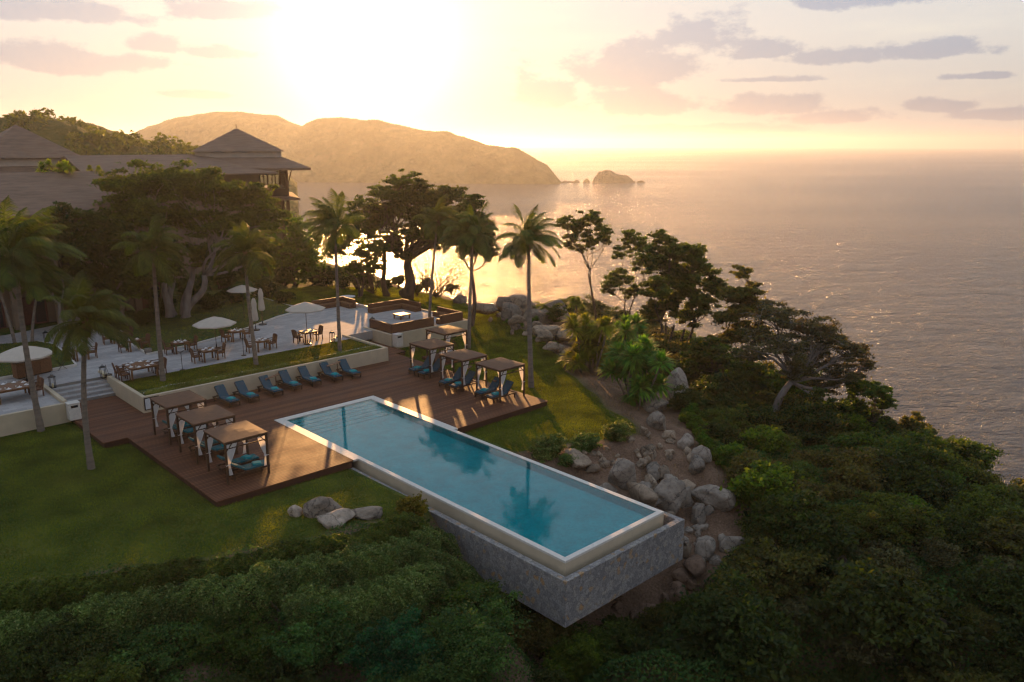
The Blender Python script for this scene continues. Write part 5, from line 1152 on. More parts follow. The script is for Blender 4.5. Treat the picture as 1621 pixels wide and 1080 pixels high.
tree_px('cliff_tree', 'layered green tree below the twisted tree at the sea edge', 1330, 740, -7.0,
        [(1385, 620, 22), (1360, 610, 24), (1400, 640, 18), (1350, 645, 30), (1320, 660, 28), (1375, 665, 24), (1335, 690, 28), (1300, 690, 24), (1380, 700, 22)],
        n=24000, leaf=0.14, leafmat=M['leaf_mid'], bark=M['bark_dark'], r0=0.22, seed=43, stems=3, fork=0.45, sub=0.30, subs_per=20, twigs=12, fz=0.6)
tree_px('yellow_green_tree', 'yellow green feathery tree at the right cliff edge', 1440, 800, -10.0,
        [(1445, 672, 22), (1430, 695, 24), (1465, 695, 24), (1420, 725, 28), (1470, 730, 30), (1445, 755, 30), (1490, 755, 22), (1400, 750, 24)],
        n=24000, leaf=0.13, leafmat=M['leaf_olive'], bark=M['bark'], r0=0.2, seed=44, stems=3, fork=0.4, sub=0.34, subs_per=20, twigs=10, fz=0.8)
tree_px('edge_tree', 'bright green leafy tree at the right picture edge', 1590, 930, -11.0,
        [(1600, 830, 22), (1612, 860, 24), (1585, 865, 22), (1570, 890, 24), (1610, 900, 26), (1640, 850, 24)],
        n=16000, leaf=0.13, leafmat=M['leaf_bright'], bark=M['bark'], r0=0.2, seed=45, stems=2, sub=0.33, fz=0.8)

# ---- bare twiggy shrubs by the big tree
def bare_shrub(label, bu, bv, bz, wpx, hpx, seed, n=16):
    b = W(bu, bv, bz); d = hd(b); r = np.random.default_rng(seed); s = 1 / pxm(d); t = MB()
    for k in range(n):
        a = r.uniform(0, 2 * PI); e = np.array([math.cos(a) * wpx * s * r.uniform(0.3, 1), math.sin(a) * wpx * s * r.uniform(0.3, 1), hpx * s * r.uniform(0.6, 1)])
        p = bend((0, 0, -0.2), e, r, 6, 0.1); t.tube(p, np.linspace(0.06, 0.015, 6), 5)
        for j in range(6):
            q0 = p[r.integers(2, 6)]; q1 = q0 + (e / np.linalg.norm(e) + r.normal(0, 0.5, 3)) * hpx * s * 0.3; t.tube(bend(q0, q1, r, 4, 0.12), np.linspace(0.025, 0.008, 4), 4)
    o = t.build('bare_shrub', M['bark_dark'], smooth=True); o.location = [float(c) for c in b]; tag(o, label, 'shrub', 'bare twiggy shrubs'); return o
bare_shrub('bare twiggy shrub right of the thick dark trunk', 690, 468, 0.4, 40, 55, 1, 22); bare_shrub('bare twiggy shrub left of the thick dark trunk', 590, 462, 0.9, 28, 60, 2, 16)
bare_shrub('bare grey shrub against the haze below the tower roof', 470, 400, 4.0, 24, 60, 3, 16); bare_shrub('bare shrub sticking up beside the twisted tree', 1130, 640, -4, 30, 90, 4, 14)

# ---- boulders
def ico(sub):
    bm = bmesh.new(); bmesh.ops.create_icosphere(bm, subdivisions=sub, radius=1); v = np.array([tuple(x.co) for x in bm.verts]); f = np.array([[y.index for y in x.verts] for x in bm.faces]); bm.free(); return v, f
ICO = ico(4)
def boulder(label, loc, dims, seed, mat='rock', rz=0.0, group=None, name='boulder', sink=0.25):
    r = np.random.default_rng(seed); d, f = ICO; K = r.integers(10, 18); n = r.normal(0, 1, (K, 3)); n /= np.linalg.norm(n, axis=1)[:, None]; o = r.uniform(0.62, 1.0, K)
    q = np.clip(d @ n.T, 0, None) / o; rad = (q ** 20).sum(1) ** (-1 / 20.0); rad = np.minimum(rad, 1.25)
    w_ = 0
    for k in range(5): a = r.normal(0, 1, 3) * (1.5 + k * 1.6); w_ = w_ + np.sin(d @ a + r.uniform(0, 6)) * 0.035 / (1 + 0.3 * k)
    for k in range(14): a = r.normal(0, 1, 3) * (6 + k * 2.0); w_ = w_ + np.sin(d @ a + r.uniform(0, 6)) * 0.006
    v = d * (rad + w_)[:, None] * np.array(dims) * 0.5; c, s = math.cos(rz), math.sin(rz); v = np.stack([v[:, 0] * c - v[:, 1] * s, v[:, 0] * s + v[:, 1] * c, v[:, 2]], -1)
    v[:, 2] += dims[2] * (0.5 - sink); o = link(name, mesh_np(name, v, f, M[mat], smooth=True), None, loc); tag(o, label, 'boulder', group); return o
def b_px(label, u, v, w, h, seed, mat='rock', rz=0.0, group=None, deep=0.9, sink=0.25):
    """boulder whose visible outline is w x h picture px, centred at (u, v)"""
    p = G(u, v + h * 0.35); d = hd(p); s = 1 / pxm(d); boulder(label, p, (w * s * 1.13, w * s * deep, h * s * 1.22), seed, mat, rz - 0.75, group, sink=sink)
heroes = [('large boulder with a pale flat face beside the pool rim', 985, 748, 54, 56, 'rock'), ('small cream boulder against the pool rim left of the large one', 936, 740, 22, 16, 'rock_warm'), ('flat pale rock slab below the round bushes', 913, 723, 44, 18, 'rock_warm'),
    ('low rounded boulder touching the pool rim near its right corner', 1018, 782, 54, 40, 'rock_warm'), ('long bent grey boulder leaning toward the pool corner', 1055, 782, 48, 58, 'rock'), ('blue grey upright boulder right of the long bent one', 1080, 788, 28, 38, 'rock'),
    ('grey boulder above the long bent one', 1035, 748, 40, 24, 'rock'), ('small grey boulder stacked behind the upright one', 1062, 760, 24, 24, 'rock'), ('big overhanging dark grey boulder with a shadowed hollow', 1126, 783, 54, 42, 'rock'),
    ('square grey boulder alone on the bare slope', 1108, 720, 36, 28, 'rock'), ('slanting dark slab lying on the upper slope', 1084, 700, 28, 20, 'rock'), ('white rounded boulder beside the slope path', 1040, 667, 34, 30, 'rock'),
    ('small pale boulder below the white rounded one', 1060, 688, 20, 20, 'rock_warm'), ('boulder half hidden under the green palm shrub', 1038, 640, 40, 26, 'rock'), ('tall shadowed grey boulder behind the palm shrub', 1072, 613, 34, 50, 'rock'),
    ('round boulder behind the stone wall corner', 1104, 812, 34, 32, 'rock'), ('wide blue grey boulder below the wall corner', 1115, 862, 46, 34, 'rock'), ('dark boulder in the shadows right of the wide one', 1155, 858, 40, 26, 'rock'),
    ('small brown boulder touching the stone wall corner', 1088, 868, 16, 26, 'rock_warm'), ('broad tan boulder below the stone wall', 1100, 893, 42, 26, 'rock_red'), ('small tan boulder in front of the broad one', 1083, 915, 38, 24, 'rock_red'),
    ('large reddish boulder under the pool overhang', 1072, 943, 44, 36, 'rock_red'), ('flat stone under the front of the pool', 1020, 965, 40, 22, 'rock_red'), ('pale boulder poking out of the cliff shrubs', 1210, 760, 18, 32, 'rock'), ('dark boulder beside the pale one in the cliff shrubs', 1232, 780, 22, 26, 'rock')]
for k, (lab, u, v, w_, h_, mt) in enumerate(heroes): b_px(lab, u, v, w_, h_, 100 + k, mt, rz=(k * 0.7) % 3, deep=0.75 + 0.3 * ((k * 7) % 5) / 5)
r = np.random.default_rng(78)
for k in range(16):
    b_px('mid sized boulder wedged in the pile beside the pool corner', r.normal(1045, 38), r.normal(765, 26), r.uniform(22, 38), r.uniform(18, 30), 600 + k, 'rock_warm' if k % 2 else 'rock', r.uniform(0, 3), 'boulder pile beside the pool corner')
r = np.random.default_rng(77)
for (u0, v0, su, sv, n, smin, smax, mt, lab, grp) in ((1030, 715, 34, 16, 26, 8, 20, 'rock_warm', 'small rounded stone scattered on the bare slope above the pool corner', 'small stones on the bare slope'), (1105, 850, 26, 26, 20, 8, 20, 'rock', 'small grey stone among the boulders beyond the pool corner', 'small stones beyond the pool corner'), (960, 720, 30, 8, 9, 7, 14, 'rock_warm', 'small tan stone below the round bushes', 'small stones below the bushes'), (1010, 970, 60, 22, 12, 14, 34, 'rock_red', 'reddish stone in the shade under the pool', 'reddish stones under the pool')):
    for k in range(n): b_px(lab, r.normal(u0, su), r.normal(v0, sv), r.uniform(smin, smax), r.uniform(smin, smax) * 0.8, int(r.integers(1e6)), mt, r.uniform(0, 3), grp)
# knoll of great rocks beyond the right lawn
def k_px(label, u, v, w, h, dist, seed, mat='rock_warm', deep=0.8):
    c = atD(u, v, dist); s = 1 / pxm(dist); boulder(label, (c[0], c[1], c[2] - h * s * 0.62), (w * s * 1.1, w * s * deep * 0.85, h * s * 1.1), seed, mat, -0.75 + (seed % 5) * 0.1, None, sink=0.30)
kn = [('dark upright rock on the left crest of the knoll', 796, 470, 28, 26, 79), ('broad smooth rock at the top centre of the knoll', 822, 474, 40, 28, 80), ('grey round rock in front of the knoll crest', 808, 484, 34, 30, 76.5), ('largest slab of the knoll with orange brown face', 848, 490, 60, 50, 77), ('dark domed slab on the right of the knoll', 866, 480, 46, 40, 79), ('sloping rock at the right foot of the knoll', 884, 492, 40, 36, 78),
      ('long low rock at the left foot of the knoll', 770, 480, 40, 20, 78), ('single dark rock on the lawn edge by the bare shrub', 730, 468, 20, 20, 88), ('small rock on the knoll slope behind the tall palm', 818, 499, 24, 16, 73.5), ('flat rock low on the knoll slope', 868, 515, 50, 22, 71), ('small flat rock at the lawn edge below the knoll', 862, 527, 24, 14, 69), ('brown rock beside the tall palm trunk on the knoll', 850, 510, 22, 16, 72), ('rock hidden in dry plants right below the knoll', 893, 522, 36, 24, 71), ('low slab at the lawn rim below the knoll', 872, 545, 26, 12, 66)]
for k, (lab, u, v, w_, h_, di) in enumerate(kn): k_px(lab, u, v, w_, h_, di, 300 + k, 'rock' if k in (0, 2, 4, 7) else 'rock_warm')
for k in range(16):
    u = r.uniform(770, 905); v = np.interp(u, [770, 905], [497, 560]) + r.normal(0, 5); b_px('small stone strewn along the lawn rim below the rock knoll', u, v, r.uniform(7, 16), r.uniform(6, 11), 900 + k, 'rock_warm', r.uniform(0, 3), 'stones along the lawn rim')
for k, (lab, u, v, w_, h_) in enumerate((('smallest stone of the lawn group, at its left end', 470, 809, 24, 17), ('round tan stone at the back of the lawn group', 511, 804, 48, 26), ('wedge shaped stone at the front of the lawn group', 530, 821, 62, 24), ('long stone at the right end of the lawn group', 583, 812, 50, 20))):
    p = W(u, v + h_ * 0.4, -0.3); s = 1 / pxm(hd(p)); boulder(lab, (p[0], p[1], -0.3), (w_ * s * 1.1, w_ * s * 0.6, h_ * s * 1.3), 420 + k, 'rock_pale', -0.6, 'stones on the left lawn', sink=0.22)

# ---- spiky yuccas / fan palms
def make_spiky(name, label, loc, rad, n, seed, mat, stemh=0.0, droop=0.5, heads=1, wd=0.035):
    r = np.random.default_rng(seed); t = thing(name, label, 'plant', loc, group=None); V = []; Q = []; c = 0; ms = MB()
    for h in range(heads):
        a0 = r.uniform(0, 2 * PI); rr = 0 if heads == 1 else rad * r.uniform(0.1, 0.85); hc = np.array([math.cos(a0) * rr, math.sin(a0) * rr, stemh * r.uniform(0.15, 1.0)])
        ms.tube(bend((hc[0] * 0.3, hc[1] * 0.3, -0.3), hc, r, 5, 0.05), 0.07, 6); lr = rad * (1 if heads == 1 else 0.5)
        for k in range(n // heads):
            a = r.uniform(0, 2 * PI); e = R(r.uniform(-35, 85)); d = np.array([math.cos(a) * math.cos(e), math.sin(a) * math.cos(e), math.sin(e)]); l = lr * r.uniform(0.75, 1.1); s = np.cross(d, [0, 0, 1]); s /= np.linalg.norm(s) + 1e-6; s *= wd
            p0 = hc; p1 = hc + d * l * 0.55; p2 = p1 + (d + np.array([0, 0, -droop])) * l * 0.45
            V.append(np.array([p0 - s * 0.5, p0 + s * 0.5, p1 + s, p1 - s, p2 + s * 0.1, p2 - s * 0.1])); Q += [(c, c + 1, c + 2, c + 3), (c + 3, c + 2, c + 4, c + 5)]; c += 6
    link('leaves', mesh_np(name + '_leaves', np.vstack(V), np.array(Q), mat), t); ms.build('stem', M['bark'], t); return t
M['yucca'] = leaf_mat('yucca_leaf', (0.09, 0.14, 0.012), (0.20, 0.26, 0.025), 0.5)
def sp_px(name, lab, u, v, bz, rp, n, seed, mat, **k):
    p = G(u, v); return make_spiky(name, lab, p, rp / pxm(hd(p)), n, seed, mat, **k)
p = W(932, 578, -0.8); sp_px('yucca', 'big round spiky yellow green yucca clump at the lawn end', 935, 590, -0.8, 44, 4200, 1, M['yucca'], stemh=4.2, heads=26, wd=0.075)
sp_px('fan_palm', 'small fan palm rising behind the yucca clump', 920, 545, -1.0, 26, 900, 2, M['yucca'], stemh=4.6, heads=4, wd=0.06)
sp_px('palm_shrub', 'bright green drooping palm shrub beside the boulders', 1008, 640, -1.5, 54, 3600, 3, M['palm_shrub'], stemh=4.0, heads=24, droop=0.45, wd=0.085)
sp_px('palm_shrub', 'second green palm shrub behind between yucca and ridge tree', 985, 590, -1.5, 46, 2600, 4, M['palm_shrub'], stemh=4.2, heads=18, droop=0.45, wd=0.085)

# ---- shrub library and plantings
def make_shrub(name, label, group, seed, rad, n, leaf, mat, h=0.9, asp=0.55, flowers=0):
    """roundish shrub of leaf clumps, unit-sized in metres, origin at the ground"""
    r = np.random.default_rng(seed); t = thing(name, label, 'shrub', (0, 0, -500), group=group); B = []
    for k in range(9):
        a = r.uniform(0, 2 * PI); q = rad * r.uniform(0, 0.62); s = rad * r.uniform(0.34, 0.55); B.append((math.cos(a) * q, math.sin(a) * q, rad * h * r.uniform(0.3, 0.85), s, s, s * 0.8))
    P, subc = crown_points(B, n, r, sub=0.42, subs_per=14, shell=0.45); v, q = quads_leaves(P, leaf, r, 0.35, asp); link('crown', mesh_np(name + '_crown', v, q, mat), t)
    m = MB()
    for b, sc in zip(B, subc):
        m.tube(bend((0, 0, -0.4), b[:3], r, 5, 0.1), np.linspace(0.06, 0.02, 5), 5)
        for k in range(4): m.tube(bend(b[:3], sc[k], r, 4, 0.1), np.linspace(0.02, 0.006, 4), 3, cap=False)
    m.build('stems', M['bark_dark'], t, smooth=True)
    return t
used = set()
def put(proto, p, sc, rz, label, group=None):
    if id(proto) not in used:
        used.add(id(proto)); proto.location = [float(c) for c in p]; proto.rotation_euler = (0, 0, rz); proto.scale = (sc, sc, sc); proto['label'] = label
        if group: proto['group'] = group
        return proto
    return dup(proto, p, rz, label, group, sc)
# round bushes on the right lawn edge
rb = make_shrub('round_bush', 'x', None, 51, 1.0, 12000, 0.055, M['leaf_hedge'], h=0.9)
for (u, v, rp, lab) in ((868, 716, 36, 'leafy green bush at the pool edge of the right lawn'), (925, 706, 30, 'dull green bush between the two brighter lawn bushes'), (900, 722, 22, 'low bush in front of the lawn bushes'), (975, 690, 34, 'taller rounded bush with a sunlit top beside the slope')):
    p = W(u, v + 6, -0.35); put(rb, (p[0], p[1], tz(p[0], p[1]) - 0.15), rp / pxm(hd(p)), u * 0.1, lab, 'round bushes at the lawn edge'); 
rb2 = None
# jungle on the cliff slope
G0 = 'wild shrubs covering the cliff slope'
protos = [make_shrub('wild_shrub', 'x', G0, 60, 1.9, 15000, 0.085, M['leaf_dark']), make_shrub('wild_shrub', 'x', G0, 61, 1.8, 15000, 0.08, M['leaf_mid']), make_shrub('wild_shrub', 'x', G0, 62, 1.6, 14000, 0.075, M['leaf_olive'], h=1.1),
          make_shrub('wild_shrub', 'x', G0, 63, 1.5, 11000, 0.07, M['leaf_grey'], h=1.1), make_shrub('wild_shrub', 'x', G0, 64, 1.7, 13000, 0.09, M['leaf_bright'], h=1.0), make_shrub('wild_shrub', 'x', G0, 65, 1.3, 9000, 0.07, M['leaf_teal'], h=1.2)]
plab = ['dark green wild shrub in the dense growth of the cliff slope', 'mid green wild shrub in the dense growth of the cliff slope', 'olive wild shrub in the dense growth of the cliff slope', 'brownish grey twiggy shrub in the dense growth of the cliff slope', 'bright green leafy shrub in the dense growth of the cliff slope', 'small blue green shrub in the dense growth of the cliff slope']
r = np.random.default_rng(88); pts = []
tries = 0
CX = r.uniform(4, 66, 30000); CY = r.uniform(-24, 46, 30000); CZ = terrain(CX, CY)
while tries < 29999 and len(pts) < 299:
    tries += 1; x = float(CX[tries]); y = float(CY[tries]); zz = float(CZ[tries])
    if zz < -17: continue
    vx, vy, vz = x - CAMX, y - CAMY, zz + 1.5 - H; dep = (vx * FW[0] + vy * FW[1]) * math.cos(PITCH) - vz * math.sin(PITCH)
    if dep < 18: continue
    du = (vx * RT[0] + vy * RT[1]) / dep * F; up = ((vx * FW[0] + vy * FW[1]) * math.sin(PITCH) + vz * math.cos(PITCH)) / dep * F; u = 810 + du; v = 540 - up
    if not (860 < u < 1720 and 440 < v < 1180): continue
    # keep the bare slope with boulders free
    if sdf(np.array([u]), np.array([v]), [(800, 690), (880, 560), (820, 500), (905, 500), (960, 560), (1010, 560), (1060, 590), (1105, 650), (1150, 720), (1190, 800), (1185, 870), (1150, 920), (1110, 960), (1040, 985), (950, 1010), (880, 1010), (850, 900)])[0] < 12: continue
    if x < 8.6 and y > -1.6: continue
    if v < 640 and u < 1350 and r.random() < 0.2: continue
    md = (1.9 if dep > 48 else 1.45) + 0.012 * dep
    if any((x - a) ** 2 + (y - b) ** 2 < md * md for a, b in pts): continue
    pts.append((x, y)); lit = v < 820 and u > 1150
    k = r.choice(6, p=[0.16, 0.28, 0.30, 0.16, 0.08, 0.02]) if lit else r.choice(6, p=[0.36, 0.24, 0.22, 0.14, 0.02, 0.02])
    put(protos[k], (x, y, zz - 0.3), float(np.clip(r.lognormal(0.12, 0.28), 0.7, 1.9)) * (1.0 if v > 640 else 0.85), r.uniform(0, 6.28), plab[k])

# undergrowth between the shrubs
def undergrowth(name, label, n, x0, x1, y0, y1, acc, hmax, leaf, mat, seed):
    r = np.random.default_rng(seed); x = r.uniform(x0, x1, n); y = r.uniform(y0, y1, n); k = acc(x, y); x = x[k]; y = y[k]
    lump = 0.5 + 0.5 * wob(x, y, 1.4, 5) * 0.7; h = hmax * np.clip(lump + 0.25, 0.08, 1.3) * r.uniform(0.25, 1, len(x)) ** 0.5
    P = np.stack([x, y, terrain(x, y) + h], -1); v, q = quads_leaves(P, leaf, r, 0.5, 0.5); tag(link(name, mesh_np(name, v, q, mat)), label, 'undergrowth', kind='stuff')
def scr(x, y):
    z = terrain(x, y); vx, vy, vz = x - CAMX, y - CAMY, z - H; f = vx * FW[0] + vy * FW[1]; dep = f * math.cos(PITCH) - vz * math.sin(PITCH); return 810.5 + (vx * RT[0] + vy * RT[1]) / dep * F, 540 - (f * math.sin(PITCH) + vz * math.cos(PITCH)) / dep * F, dep, z
BARE = [(800, 690), (880, 560), (820, 500), (905, 500), (960, 560), (1010, 570), (1060, 600), (1100, 660), (1140, 720), (1180, 800), (1175, 870), (1140, 915), (1095, 955), (1030, 975), (950, 990), (880, 1000), (850, 900)]
def acc_j(x, y):
    u, v, dep, z = scr(x, y); return (dep > 15) & (u > 840) & (u < 1720) & (v > 430) & (v < 1200) & (z > -18) & (sdf(u, v, BARE) > 3 + 10 * wob(x, y, 0.9, 2)) & ~((x < 8.4) & (y > -1.2)) & (lawn_mask(x, y) < 0.2)
undergrowth('undergrowth', 'tangled low undergrowth between the shrubs on the cliff', 420000, 0, 66, -28, 46, acc_j, 0.7, 0.10, M['leaf_olive'], 301)
undergrowth('near_undergrowth', 'leafy undergrowth at the bottom edge beyond the pool corner', 260000, -2, 28, -24, 4, acc_j, 0.8, 0.085, M['leaf_fore'], 304)
undergrowth('dark_undergrowth', 'dark leafy undergrowth between the shrubs on the cliff', 300000, 0, 66, -28, 46, acc_j, 0.55, 0.10, M['leaf_dark'], 302)
def acc_f(x, y):
    u, v, dep, z = scr(x, y); return (dep > 12) & (u > -120) & (u < 900) & (v < 1220) & (lawn_mask(x, y) < 0.4) & ~((x > -0.9) & (y > -0.9)) & (z > -14)
undergrowth('slope_undergrowth', 'dark undergrowth between the hedges and the bottom trees', 300000, -34, 8, -12, 22, acc_f, 0.35, 0.06, M['leaf_fore'], 303)

# small plants on the left flank of the slope near the path
sg = make_shrub('low_green_plant', 'x', 'low bright plants above the bare slope', 70, 0.8, 5000, 0.05, M['leaf_bright'], h=0.9)
for k in range(16):
    u = np.interp(k, [0, 15], [1075, 1170]) + r.normal(0, 8); v = np.interp(k, [0, 15], [660, 750]) + r.normal(0, 6); p = G(u, v); put(sg, p, r.uniform(0.7, 1.3), r.uniform(0, 6), 'low bright green plant along the upper side of the bare slope')
for k in range(12):
    u = r.uniform(790, 900); p = G(u, np.interp(u, [790, 900], [500, 545]) + r.normal(0, 6)); put(sg, p, r.uniform(0.4, 0.8), r.uniform(0, 6), 'small dry green plant tucked among the rocks of the knoll', 'small plants among the knoll rocks')

# ---- hedges
def hedge(name, label, path, width, height, n, leaf, mat, seed, wavy=0.25, group=None):
    """path in world xy with ground z; leaves fill a rounded band, denser at the surface"""
    r = np.random.default_rng(seed); t = thing(name, label, 'hedge', path[0], group=group); P0 = np.array(path); seg = np.linalg.norm(np.diff(P0[:, :2], axis=0), axis=1); cum = np.concatenate([[0], np.cumsum(seg)]); s = r.uniform(0, cum[-1], n)
    cx = np.interp(s, cum, P0[:, 0]); cy_ = np.interp(s, cum, P0[:, 1]); cz = np.interp(s, cum, P0[:, 2]); dx = np.interp(s + 0.1, cum, P0[:, 0]) - np.interp(s - 0.1, cum, P0[:, 0]); dy = np.interp(s + 0.1, cum, P0[:, 1]) - np.interp(s - 0.1, cum, P0[:, 1]); dl = np.hypot(dx, dy); nx, ny = -dy / dl, dx / dl
    a = r.uniform(-0.15, PI + 0.15, n); lump = 1 + wavy * (np.sin(s * 1.3 + seed) * 0.4 + np.sin(s * 3.1 + a * 2 + seed) * 0.35 + np.sin(s * 7.3 - a * 4) * 0.3 + np.sin(s * 13.7 + a * 7) * 0.22); q = lump * (1 - 0.22 * r.uniform(0, 1, n) ** 2.0); q = q * (1 + (r.uniform(0, 1, n) < 0.04) * r.uniform(0, 0.12, n))
    sx = np.sign(np.cos(a)) * np.abs(np.cos(a)) ** 0.7; sz = np.abs(np.sin(a)) ** 0.7 * np.sign(np.sin(a))
    P = np.stack([cx + nx * sx * q * width / 2, cy_ + ny * sx * q * width / 2, cz + sz * q * height], -1) - np.array(path[0])
    v, f = quads_leaves(P, leaf, r, 0.5, 0.55); link('foliage', mesh_np(name + '_foliage', v, f, mat), t)
    m = MB(); 
    for k in range(int(cum[-1] / 0.9)):
        ss = 0.45 + 0.9 * k; b = np.array([np.interp(ss, cum, P0[:, 0]), np.interp(ss, cum, P0[:, 1]), np.interp(ss, cum, P0[:, 2])]) - np.array(path[0])
        for j in range(3): m.tube(bend(b - [0, 0, .3], b + np.array([r.normal(0, width * .25), r.normal(0, width * .25), height * 0.8]), r, 4, 0.1), np.linspace(0.05, 0.015, 4), 4)
    m.build('stems', M['bark_dark'], t)
    return t
def hp(pxs, z_of):
    return [tuple(G(u, v)) for (u, v) in pxs]
def dense(path, k=10):
    A = np.array(path); t = np.linspace(0, len(A) - 1, k * (len(A) - 1) + 1); o = np.stack([np.interp(t, np.arange(len(A)), A[:, i]) for i in range(3)], -1); o[:, 2] = [tz(a, b) for a, b in o[:, :2]]; return [tuple(q) for q in o]
h1 = dense(hp([(-120, 992), (0, 972), (130, 952), (260, 934), (400, 912), (520, 886), (610, 864), (668, 848)], 0))
hedge('front_hedge', 'upper sunlit hedge along the front edge of the left lawn', h1, 1.5, 0.85, 110000, 0.055, M['leaf_mid'], 3, 0.20)
h2 = dense(hp([(-150, 1045), (0, 1022), (120, 1010), (250, 988), (400, 960), (520, 930), (620, 905), (705, 882)], 0))
hedge('middle_hedge', 'second paler hedge stepping down below the lawn', h2, 2.0, 1.25, 140000, 0.048, M['leaf_hedge'], 5, 0.17)
h3 = dense(hp([(450, 1010), (560, 985), (660, 960), (730, 942), (785, 928)], 0))
hedge('lower_hedge', 'third short hedge beside the stone pool wall', h3, 2.3, 1.4, 100000, 0.048, M['leaf_hedge'], 8, 0.17)
# foreground trees below the hedges
GF = 'dark round trees in the bottom foreground'
def fore(label, u, v, z, rp, seed, mat, n=34000, leaf=0.06):
    c = W(u, v, z); rm = rp / pxm(hd(c)); gz = tz(c[0], c[1]); r = np.random.default_rng(seed); B = []
    for k in range(12):
        a = r.uniform(0, 2 * PI); q = rm * r.uniform(0.15, 0.72); s = rm * r.uniform(0.32, 0.5); B.append((c[0] + math.cos(a) * q, c[1] + math.sin(a) * q, c[2] + rm * r.uniform(-0.15, 0.45) - (q / rm) * 0.45 * rm, s, s, s * 0.75))
    return make_tree('leafy_tree', label, 'tree', (c[0], c[1], min(gz, c[2] - rm * 1.2)), B, n, leaf, mat, M['bark_dark'], 0.16, seed, group=GF, stems=3, sub=0.36, subs_per=22, twigs=8, shell=0.55, fork=0.5)
for k, (u, v, z, rp, mat, lab) in enumerate([(760, 1010, -1.6, 120, 'leaf_fore', 'dark green round tree at the bottom centre left of the pool end'), (620, 1040, -1.4, 90, 'leaf_teal', 'deep green tree between the two bottom centre trees'), (500, 1010, -1.5, 100, 'leaf_fore', 'dark tree below the third hedge at the bottom'),
        (370, 1030, -1.6, 105, 'leaf_mid', 'mid green tree at the bottom left of centre'), (235, 1040, -1.6, 100, 'leaf_fore', 'dark tree at the bottom left beyond the corner bush'), (95, 1045, -1.5, 110, 'leaf_dark', 'darkest tree in the bottom left corner area'), (-30, 1030, -1.5, 90, 'leaf_fore', 'tree cut by the left picture edge at the bottom'),
        (905, 1050, -4.0, 70, 'leaf_bright', 'bright green low tree under the pool corner at the bottom'), (680, 1090, -1.8, 110, 'leaf_fore', 'tree cut by the bottom edge under the centre trees'), (440, 1100, -1.8, 110, 'leaf_dark', 'dark tree cut by the bottom edge left of centre'), (170, 1110, -1.8, 120, 'leaf_mid', 'tree cut by the bottom edge at the left'), (850, 1110, -4.0, 90, 'leaf_dark', 'dark tree cut by the bottom edge near the pool corner')]):
    fore(lab, u, v, z, rp, 500 + k, M[mat])
for k, (u, v, q, lab) in enumerate([(800, 1000, 0.95, 'dark shrub under the left side of the pool wall'), (850, 1035, 1.0, 'dark shrub below the columns under the pool'), (925, 1050, 0.9, 'shrub at the bottom edge below the pool corner'), (985, 1040, 0.9, 'shrub at the bottom edge just right of the pool corner'), (1040, 1010, 0.85, 'shrub closing the reddish stones in from below'), (745, 985, 0.8, 'shrub between the third hedge and the pool wall')]):
    put(protos[(k * 2) % 3], G(u, v), q, k * 1.3, lab, G0)
# yellow sunlit bush at the right end of the upper hedge and small accents
yb = make_shrub('yellow_bush', 'x', None, 75, 0.8, 6000, 0.06, M['leaf_yellow']); p = G(648, 820); put(yb, p, 1.1, 0.3, 'yellow green bush where the upper hedge meets the pool wall')
# bushes around the terrace back and under trees
ub = make_shrub('garden_bush', 'x', 'bushes under the trees behind the terrace', 76, 1.1, 8000, 0.09, M['leaf_dark'])
for k, (u, v, z, rp) in enumerate([(175, 500, 1.0, 24), (230, 515, 1.0, 20), (260, 500, 1, 26), (330, 490, 1, 24), (370, 480, 1, 22), (300, 470, 1, 30), (420, 470, 1, 24), (450, 480, 1, 16), (140, 480, 1, 26), (210, 480, 1, 30), (350, 455, 1, 30), (450, 450, 1, 28), (520, 452, 0.9, 26), (545, 455, 0.9, 18), (500, 448, 0.9, 26), (580, 450, 0.8, 16), (630, 452, 0.7, 14), (675, 456, 0.5, 14), (715, 462, 0.2, 11), (545, 446, .8, 20), (565, 452, 0.9, 16), (610, 458, 0.9, 14), (660, 464, 0.6, 12), (400, 440, 1, 34), (250, 450, 1, 36), (90, 500, 1, 18)]):
    p = W(u, v, z); put(ub, (p[0], p[1], z), rp / pxm(hd(p)) * 0.95, k * 1.1, 'dark leafy bush in the undergrowth behind the terrace')
# far trees in front of and on the near hill: clumps on the ridge read as one wood
r = np.random.default_rng(9); Vv = VN.reshape(-1, 3); idx = r.choice(len(Vv), 420); P = []
for i in idx:
    c = Vv[i]; 
    if c[2] < 2: continue
    s = r.uniform(1.5, 3.2); m_ = 130; g = r.normal(0, 1, (m_, 3)); g /= np.linalg.norm(g, axis=1)[:, None]; P.append(c + np.array([0, 0, s * 0.3]) + g * s * r.uniform(0.6, 1, m_)[:, None])
P = np.vstack(P); v, q = quads_leaves(P, 0.55, r, 0.3, 0.6); tag(link('far_wood', mesh_np('far_wood', v, q, M['leaf_mid'])), 'wood covering the hill behind the hotel roofs', 'wood', kind='stuff')
# small palms on the roof garden
fp = make_spiky('roof_plant', 'small sunlit palm clump on the roof terrace at left', atY(93, 268, 67), 1.8, 500, 5, M['yucca'], stemh=0.4, heads=5, wd=0.07); make_spiky('roof_plant', 'tiny sunlit palm on the roof terrace right of the larger clump', atY(147, 268, 67), 0.9, 200, 6, M['yucca'], stemh=0.2, heads=2, wd=0.07)
